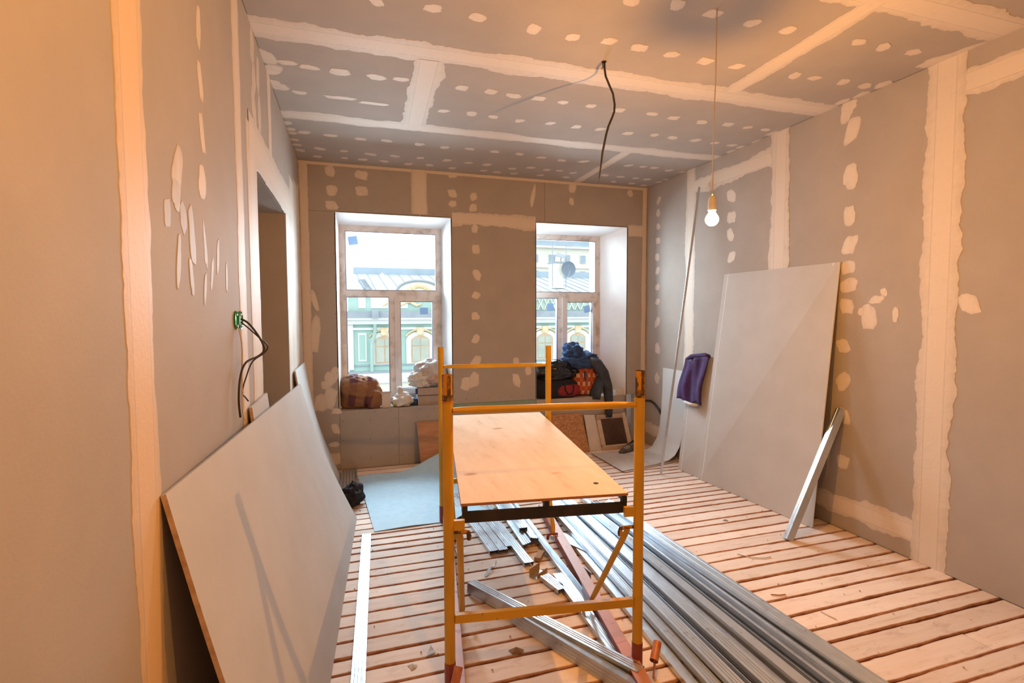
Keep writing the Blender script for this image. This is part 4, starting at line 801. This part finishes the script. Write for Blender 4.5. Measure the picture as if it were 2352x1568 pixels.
B().box((0.665, 5.54, SZ), (1.0, 5.76, SZ+0.185)).build('carton_body', 'card_grey', t)
B().box((0.66, 5.537, SZ+0.10), (1.003, 5.5395, SZ+0.106)).build('lid_line', 'dark_hole', t)
B().box((0.645, 5.545, SZ+0.12), (0.664, 5.60, SZ+0.175)).build('side_label', 'navy', t)
t = thing('film_bundle', 'crumpled clear film bundle on the grey carton by the left window', 'plastic bundle', (0.8, 5.64, SZ+0.186))
blob((0.815, 5.65, SZ+0.325), (0.185, 0.11, 0.15), 12, 0.16, 2.2, fold=0.05, fdir=(0.5, 0.2, 1), n=60, m=36).build('film_wrap', 'grey_plastic', t, smooth=True)
blob((0.70, 5.60, SZ+0.265), (0.10, 0.07, 0.085), 15, 0.5, 3.2, fold=0.12).build('torn_skirt', 'white_plastic', t, smooth=True)
blob((0.84, 5.575, SZ+0.275), (0.12, 0.05, 0.06), 17, 0.4, 3.0, fold=0.1).build('pink_lining', mat('faded_pink_lining', (0.45, 0.28, 0.27), (0.5, 0.42, 0.4), 14, 0.5), t, smooth=True)
# ------------------------------------------------------------------ right sill
t = thing('duffel_bag', 'red and black duffel bag on the right sill', 'bag', (2.27, 5.58, SZ))
blob((2.27, 5.585, SZ+0.10), (0.275, 0.125, 0.125), 21, 0.10, 1.6, p=3.2).build('bag_body', 'black_cloth', t, smooth=True)
B().add(*(lambda q: (q, [(0,1,2,3)]))([(2.29, 5.452, SZ+0.03), (2.52, 5.47, SZ+0.03), (2.50, 5.472, SZ+0.145), (2.30, 5.456, SZ+0.145)])); blob((2.405, 5.532, SZ+0.085), (0.15, 0.092, 0.072), 22, 0.08, 1.6, p=3.6, flat=False).build('red_panel', 'red_fabric', t, smooth=True)
B().tube([(2.35, 5.452, SZ+0.15), (2.355, 5.44, SZ+0.09), (2.385, 5.436, SZ+0.05), (2.43, 5.436, SZ+0.05), (2.455, 5.44, SZ+0.09), (2.46, 5.45, SZ+0.15)], 0.010, 8).build('handle', 'black_cloth', t, smooth=True)
tag(blob((2.26, 5.60, SZ+0.305), (0.255, 0.125, 0.115), 24, 0.32, 2.2, fold=0.10, fdir=(1, 0, 0.6)).build('bin_bag', 'black_plastic', smooth=True), 'glossy black bin bag lying over the duffel bag', 'plastic bag')
t = thing('check_bag', 'orange and cream checked bag standing on the right sill', 'bag', (2.66, 5.64, SZ))
blob((2.665, 5.64, SZ+0.165), (0.155, 0.115, 0.185), 27, 0.12, 1.8, p=3.0, fold=0.02).build('bag_body', 'plaid_orange', t, smooth=True)
B().tube([(2.64, 5.515, SZ+0.30), (2.635, 5.508, SZ+0.24), (2.645, 5.508, SZ+0.19)], [0.022, 0.024, 0.018], 10, flat=[0.4]*3).build('strap', 'navy', t, smooth=True)
t = thing('work_clothes', 'blue work jacket and trousers heaped on the checked bag, one leg hanging', 'clothes', (2.66, 5.63, SZ+0.34))
blob((2.645, 5.635, SZ+0.415), (0.20, 0.115, 0.105), 31, 0.42, 2.0, fold=0.10, fdir=(0.4, 0.2, 1)).build('jacket', 'navy', t, smooth=True)
blob((2.53, 5.64, SZ+0.52), (0.10, 0.09, 0.095), 33, 0.45, 2.2, flat=False, fold=0.12).build('collar', 'navy', t, smooth=True)
B().tube([(2.72, 5.58, SZ+0.44), (2.80, 5.53, SZ+0.38), (2.86, 5.48, SZ+0.27), (2.895, 5.44, SZ+0.12), (2.905, 5.425, SZ-0.02), (2.905, 5.415, SZ-0.14), (2.90, 5.412, SZ-0.245)], [0.08, 0.095, 0.085, 0.075, 0.066, 0.062, 0.060], 16, flat=[0.7, 0.75, 0.8, 0.8, 0.8, 0.75, 0.7]).build('trouser_leg', 'denim_grey', t, smooth=True)
B().tube([(2.86, 5.50, SZ+0.26), (2.80, 5.47, SZ+0.16), (2.74, 5.44, SZ+0.05), (2.735, 5.432, SZ-0.03)], [0.05, 0.075, 0.085, 0.07], 14, flat=[0.5, 0.45, 0.35, 0.25]).build('trouser_seat', 'denim_grey', t, smooth=True)
t = thing('open_box', 'small open white box at the right end of the right sill', 'box', (3.08, 5.56, SZ))
for lo, hi in (((3.02, 5.47, SZ), (3.145, 5.475, SZ+0.085)), ((3.02, 5.64, SZ), (3.12, 5.645, SZ+0.085)), ((3.02, 5.475, SZ), (3.025, 5.64, SZ+0.06)), ((3.115, 5.475, SZ), (3.12, 5.64, SZ+0.085)), ((3.025, 5.475, SZ), (3.115, 5.64, SZ+0.004))): B().box(lo, hi).build('box_side', 'card_white', t)
tag(B().slab([(2.96, 5.50, SZ+0.001), (3.008, 5.49, SZ+0.001), (3.004, 5.56, SZ+0.075), (2.965, 5.56, SZ+0.085)], (0, 1, 0.3), 0.006).build('paper_sheet', 'white_plastic'), 'small white sheet propped left of the open box', 'paper')
# ------------------------------------------------------------------ floor litter
def litter(name, b, m, lab, cat): return tag(b.build(name, m), lab, cat)
def chip(c, r, h, seed, n=7):
    vs = [(c[0]+r*(1+0.4*math.sin(seed+i*2.1))*math.cos(2*math.pi*i/n), c[1]+r*(1+0.4*math.sin(seed+i*2.1))*math.sin(2*math.pi*i/n), 0.0015) for i in range(n)]
    return B().add(vs+[(c[0], c[1], h)], [tuple(reversed(range(n)))]+[(i, (i+1) % n, n) for i in range(n)])
litter('steel_scrap', B().slab([(0.29, 2.30, 0.002), (0.345, 2.325, 0.002), (0.33, 2.36, 0.03)], (0.3, -0.8, 0.4), 0.001) if False else B().add([(0.298, 2.31, 0.002), (0.345, 2.325, 0.002), (0.330, 2.372, 0.012), (0.298, 2.31, 0.001), (0.345, 2.325, 0.001), (0.330, 2.372, 0.011)], [(0,1,2), (5,4,3), (0,3,4,1), (1,4,5,2), (2,5,3,0)]), 'white_plastic', 'small bright triangle of steel left of the front scaffold post', 'scrap')
litter('paper_scrap', chip((0.23, 2.265), 0.022, 0.012, 3), 'white_plastic', 'tiny white crumpled scrap at the bottom edge between board and scaffold', 'scrap')
litter('wood_lump', chip((0.71, 2.22), 0.028, 0.022, 1), 'timber_block', 'tan wood lump near the crossing studs', 'scrap')
litter('green_chip', chip((2.0, 2.13), 0.011, 0.006, 5), 'green_plastic', 'tiny green chip right of the stud bundle', 'scrap')
litter('grey_chip', chip((2.71, 3.18), 0.016, 0.012, 8), 'slate', 'small dark grey crumb on the open floor right of the scaffold', 'scrap')
t = thing('bracket_clip', 'twisted steel bracket clip lying left of the studs', 'bracket', (0.78, 2.97, 0))
B().slab([(0.735, 2.93, 0.003), (0.75, 2.925, 0.003), (0.80, 2.995, 0.018), (0.782, 3.0, 0.018)], (0, 0, 1), 0.0012).build('clip_plate', 'galv', t)
B().tube([(0.79, 2.998, 0.018), (0.815, 3.02, 0.006), (0.835, 3.03, 0.012), (0.845, 3.05, 0.026)], 0.0035, 6).build('clip_wire', 'galv', t)
t = thing('angle_bracket', 'tan steel angle offcut standing on the floor amid the studs', 'bracket', (1.05, 2.84, 0))
B().slab([(0.995, 2.84, 0.001), (1.085, 2.905, 0.001), (1.085, 2.905, 0.05), (0.995, 2.84, 0.05)], (-0.6, 0.8, 0), 0.0015).build('back_leg', 'timber_block', t)
B().slab([(1.03, 2.80, 0.001), (1.12, 2.865, 0.001), (1.12, 2.865, 0.03), (1.03, 2.80, 0.03)], (-0.6, 0.8, 0), 0.0015).build('front_leg', 'timber_block', t)
B().slab([(0.995, 2.84, 0.001), (1.03, 2.80, 0.001), (1.12, 2.865, 0.001), (1.085, 2.905, 0.001)], (0, 0, 1), 0.0015).build('web', 'galv', t)
t = thing('steel_clip', 'small bent steel clip right of the red rail', 'bracket', (1.345, 2.74, 0))
B().slab([(1.325, 2.80, 0.001), (1.335, 2.70, 0.001), (1.335, 2.70, 0.045), (1.325, 2.80, 0.045)], (1, 0.1, 0), 0.001).build('upright_leg', 'galv', t)
B().slab([(1.29, 2.795, 0.001), (1.30, 2.695, 0.001), (1.335, 2.70, 0.001), (1.325, 2.80, 0.001)], (0, 0, 1), 0.001).build('flat_leg', 'galv', t)
litter('tan_offcut', B().slab([(1.09, 3.02, 0.002), (1.125, 3.0, 0.002), (1.19, 3.09, 0.002), (1.155, 3.11, 0.002)], (0,0,1), 0.025), 'timber_block', 'tan offcut lying just past the end of the studs', 'offcut')
for i, (pts, lab) in enumerate((([(2.04, 2.93), (2.06, 3.0), (2.09, 3.06)], 'pale curved wood shaving near the scaffold right post'), ([(2.40, 2.70), (2.45, 2.63), (2.52, 2.60), (2.58, 2.60)], 'pale bent wood shaving in the middle of the open floor'), ([(2.37, 1.95), (2.36, 1.99), (2.355, 2.03)], 'short pale shaving nearer the camera on the open floor'), ([(2.23, 2.24), (2.27, 2.22), (2.31, 2.215)], 'thin dark shaving beside a floor knot'))):
    litter('wood_shaving', B().tube([(a, c, 0.004) for a, c in pts], 0.003, 6), 'card_white' if i < 3 else 'ply_edge', lab, 'shaving')
cr = B()
for i in range(260):
    x, y_ = random.uniform(-0.05, XR-0.05), random.uniform(1.3, 5.2); r = random.uniform(0.002, 0.006)
    cr.add([(x-r, y_-r, 0.002), (x+r, y_-r*0.6, 0.002), (x+r*0.3, y_+r, 0.002), (x, y_, 0.002+r*1.2)], [(2,1,0), (0,1,3), (1,2,3), (2,0,3)])
o = tag(cr.build('floor_crumbs', 'debris'), 'scattered plaster and wood crumbs over the old floorboards', 'debris'); o['kind'] = 'stuff'
# ------------------------------------------------------------------ street outside
struct('ground', B().box((-40, 7, -9.2), (70, 90, -9.0)), 'asphalt')
FY = 30.0
gb = thing('mint_building', 'mint green townhouse with white trim seen across the street', 'building', (6, 34, -9))
def p(nm, lo, hi, m, par=gb): return B().box(lo, hi).build(nm, m, par)
p('facade_wall', (-0.2, FY, -9), (24, FY+8, 1.2), 'mint'); p('corner_pilaster', (-0.3, FY-0.15, -1.5), (0.05, FY, 1.2), 'stucco_white')
p('frieze_moulding', (-0.3, FY-0.12, 0.72), (24, FY, 0.86), 'stucco_white')
p('cornice', (-0.4, FY-0.35, 1.05), (24, FY, 1.30), 'stucco_white'); p('cornice', (-0.5, FY-0.55, 1.30), (24, FY, 1.42), 'stucco_white')
p('cornice_flashing', (-0.5, FY-0.6, 1.42), (24, FY, 1.78), 'slate')
p('attic_wall', (-0.2, FY+0.1, 1.78), (24, FY+1, 2.72), 'mint_pale'); p('attic_cap', (-0.3, FY-0.05, 2.72), (24, FY+1.1, 2.9), 'stucco_white')
p('sill_band', (-0.2, FY-0.08, -1.32), (24, FY, -1.24), 'slate'); p('lower_band', (-0.3, FY-0.25, -1.75), (24, FY, -1.62), 'slate'); p('lower_band', (-0.3, FY-0.3, -2.3), (24, FY, -1.75), 'stucco_white')
p('lower_storey', (-0.3, FY-0.2, -9), (24, FY, -2.3), 'stucco_cream')
for i in range(11): p('dentil', (1.0+i*0.35, FY-0.34, -2.26), (1.18+i*0.35, FY-0.3, -2.05), 'stucco_cream')
for x0, x1 in ((0.35, 0.75), (1.02, 2.0), (8.0, 9.0), (2.55, 3.1)): p('attic_panel', (x0, FY+0.05, 1.95), (x1, FY+0.1, 2.6), 'stucco_white')
B().add([(-0.3, FY+0.2, 2.9), (24, FY+0.2, 2.9), (24, FY+6, 4.35), (-0.3, FY+6, 4.35), (-0.3, FY+0.2, 2.8), (24, FY+0.2, 2.8), (24, FY+6, 4.2), (-0.3, FY+6, 4.2)], [(0,1,2,3), (7,6,5,4), (0,4,5,1), (2,6,7,3), (0,3,7,4), (1,5,6,2)]).build('roof', 'roof', gb)
p('ridge', (0.15, FY+5.8, 4.3), (24, FY+6.4, 4.75), 'roof_dark')
for i in range(34):
    x = 0.7+i*0.68; B().bar((x, FY+0.2, 2.915), (x-0.35, FY+6, 4.365), 0.03, 0.06).build('standing_seam', 'seam_grey', gb)
def arch(nm, cx, z0, zs, hw, y_, t_, m, par, rise):
    pts = [(cx-hw, z0), (cx+hw, z0)]+[(cx+hw*math.cos(a), zs+rise*math.sin(a)) for a in [math.pi*k/12 for k in range(13)]]
    n = len(pts); return B().add([(a, y_, c) for a, c in pts]+[(a, y_+t_, c) for a, c in pts], [tuple(range(n)), tuple(range(2*n-1, n-1, -1))]+[(i, (i+1) % n, (i+1) % n+n, i+n) for i in range(n)]).build(nm, m, par)
for cx in (1.75, 3.77, 9.4, 11.52, 13.78, 16.0):
    s_ = arch('window_surround', cx, -1.25, 0.12, 0.80, FY-0.10, 0.1, 'stucco_white', gb, 0.48)
    f_ = arch('window', cx, -1.2, 0.05, 0.53, FY-0.14, 0.05, 'brown_frame', gb, 0.32)
    for a, c, d, e in ((-0.46, -0.03, -1.12, -0.28), (0.03, 0.46, -1.12, -0.28), (-0.46, -0.02, -0.2, 0.2), (0.02, 0.46, -0.2, 0.2)): p('pane', (cx+a, FY-0.16, d), (cx+c, FY-0.13, e), 'far_glass', f_)
    p('keystone', (cx-0.2, FY-0.2, 0.42), (cx+0.2, FY, 0.86), 'ornament')
    B().tube([(cx+0.86*math.cos(a), FY-0.1, 0.16+0.55*math.sin(a)) for a in [math.pi*(0.1+0.8*k/10) for k in range(11)]], 0.06, 6).build('arch_moulding', 'ornament', gb)
p('wall_panel', (0.30, FY-0.05, -1.05), (0.76, FY, 0.55), 'stucco_white'); p('wall_panel', (0.37, FY-0.07, -0.95), (0.69, FY-0.05, 0.45), 'mint')
for x in (1.02, 1.0): pass
dp = B(); dp.tube([(1.24, FY-0.25, 1.35), (1.22, FY-0.25, 0.6), (1.04, FY-0.22, -0.05), (1.02, FY-0.2, -1.62)], 0.1, 8); dp.build('downpipe', 'mint_pale', gb, smooth='auto')
p('rain_hopper', (1.05, FY-0.85, 1.40), (1.42, FY-0.6, 1.85), 'slate')
gd = arch('gable', 3.74, 2.5, 2.9, 1.25, FY-0.1, 0.5, 'stucco_cream', gb, 0.62)
B().tube([(3.74+1.27*math.cos(a), FY-0.15, 2.9+0.64*math.sin(a)) for a in [math.pi*k/14 for k in range(15)]], 0.07, 8).build('gable_rim', 'slate', gb)
for i in range(7): blob((3.2+i*0.18, FY-0.15, 3.0+0.22*math.sin(i*0.52)), (0.13, 0.06, 0.1), i+60, 0.3, 2.0, flat=False, n=12, m=8).build('ornament', 'ornament', gb)
for x0 in (1.9, 2.9): 
    B().tube([(x0-0.2, FY, 2.1), (x0+0.1, FY, 2.32), (x0+0.35, FY, 2.3), (x0+0.7, FY, 2.12), (x0+1.0, FY, 2.2)], [0.05, 0.1, 0.07, 0.1, 0.05], 8).build('garland', 'ornament', gb)
for i in range(16):
    x = 9.0+i*0.42; q = B(); q.bar((x, FY+0.05, 1.85), (x+0.36, FY+0.05, 2.55), 0.05, 0.09, (0,1,0)); q.bar((x+0.36, FY+0.02, 1.85), (x, FY+0.02, 2.55), 0.05, 0.09, (0,1,0)); q.build('lattice_panel', 'stucco_cream', gb)
ch = thing('roof_chimney', 'pale brick chimney with flat cowl on the metal roof across the street', 'chimney', (13.2, 32, 3.3))
p('stack', (12.75, 31.6, 3.3), (13.5, 32.4, 4.95), 'stucco_cream', ch); p('stack_cap', (12.7, 31.55, 4.95), (13.55, 32.45, 5.05), 'slate', ch)
B().add([(12.75, 31.4, 5.45), (13.25, 31.2, 5.3), (13.75, 31.6, 5.45), (13.25, 32, 5.7), (12.75, 31.4, 5.41), (13.25, 31.2, 5.26), (13.75, 31.6, 5.41), (13.25, 32, 5.66)], [(0,1,2,3), (7,6,5,4), (0,4,5,1), (1,5,6,2), (2,6,7,3), (3,7,4,0)]).build('cowl', 'slate', ch)
for x in (12.9, 13.35): B().tube([(x, 31.7, 5.05), (x, 31.6, 5.42)], 0.03, 6).build('cowl_leg', 'slate', ch)
B().tube([(12.7, 31.55, 3.4), (12.7, 31.55, 7.6)], 0.025, 6).build('antenna_mast', 'slate', ch)
B().tube([(13.75, 31.7, 5.0), (13.75, 31.7, 7.9)], 0.02, 6).build('antenna_mast', 'slate', ch)
for z in (6.2, 7.3): B().tube([(13.4, 31.7, z), (14.1, 31.7, z-0.1)], 0.03, 6).build('antenna_arm', 'slate', ch)
ds = thing('satellite_dish', 'round grey satellite dish mounted beside the chimney', 'satellite dish', (13.7, 31.2, 4.0))
B().lathe([(0.0, 0.14), (0.25, 0.12), (0.42, 0.05), (0.50, 0.0), (0.50, -0.02), (0.42, 0.03), (0.25, 0.10), (0.0, 0.12)], (13.72, 31.25, 4.55), 28, 'y').build('reflector', 'dish', ds, smooth='auto')
B().tube([(13.6, 31.25, 4.1), (13.6, 30.95, 4.1), (13.65, 30.85, 4.4)], 0.03, 6).build('feed_arm', 'slate', ds); B().tube([(13.6, 31.4, 3.35), (13.6, 31.4, 4.4)], 0.04, 6).build('mount', 'slate', ds)
la = thing('roof_ladder', 'dark ladder lying on the metal roof at its left end', 'ladder', (0.9, 31.5, 3.1))
for x in (0, 0.35): B().bar((0.75+x, 30.6, 3.08), (0.45+x, 33.6, 3.83), 0.07, 0.07).build('rail', 'slate', la)
for i in range(7): B().bar((0.74-0.045*i, 30.75+0.42*i, 3.12+0.105*i), (1.09-0.045*i, 30.75+0.42*i, 3.12+0.105*i), 0.06, 0.06).build('rung', 'slate', la)
fb = thing('cream_building', 'distant cream apartment block beyond the roof ridge', 'building', (28, 64, -9))
p('facade_wall', (20, 60, -9), (45, 66, 9.8), 'stucco_cream', fb); p('cornice', (19.8, 59.6, 9.8), (45, 66, 10.05), 'stucco_white', fb); p('roof', (19.8, 59.9, 10.05), (45, 66, 10.75), 'roof_dark', fb)
for r_ in range(2):
    for i in range(9):
        x = 21.4+i*2.15; z = 8.0-r_*2.0
        f_ = p('window', (x, 59.9, z), (x+0.85, 60.02, z+1.05), 'stucco_white', fb); p('pane', (x+0.06, 59.86, z+0.05), (x+0.40, 59.9, z+1.0), 'far_glass2', f_); p('pane', (x+0.46, 59.86, z+0.05), (x+0.80, 59.9, z+1.0), 'far_glass2', f_)
p('string_course', (20, 59.8, 7.35), (45, 60, 7.5), 'stucco_white', fb)
tag(B().tube([(-0.55, 36, -2), (-0.5, 36, 3), (-0.62, 36, 4.6), (-0.66, 36, 5.9)], [0.22, 0.2, 0.14, 0.04], 8).build('roof_finial', 'tree_bark', smooth=True), 'slender dark spire rising left of the metal roof', 'spire')
nb = thing('neighbour_building', 'pale building left of the mint townhouse with a tan dormer', 'building', (-4, 38, -9))
p('facade_wall', (-9, 34, -9), (-0.6, 40, 3.4), 'stucco_cream', nb); p('roof', (-9.2, 33.8, 3.4), (-0.55, 40, 4.3), 'roof', nb); p('cornice', (-9.2, 33.7, 3.2), (-0.5, 34, 3.4), 'stucco_white', nb)
for i in range(3):
    f_ = p('window', (-7.8+i*2.4, 33.9, 0.4), (-6.8+i*2.4, 34.02, 2.0), 'stucco_white', nb); p('pane', (-7.7+i*2.4, 33.86, 0.5), (-6.9+i*2.4, 33.9, 1.9), 'far_glass', f_)
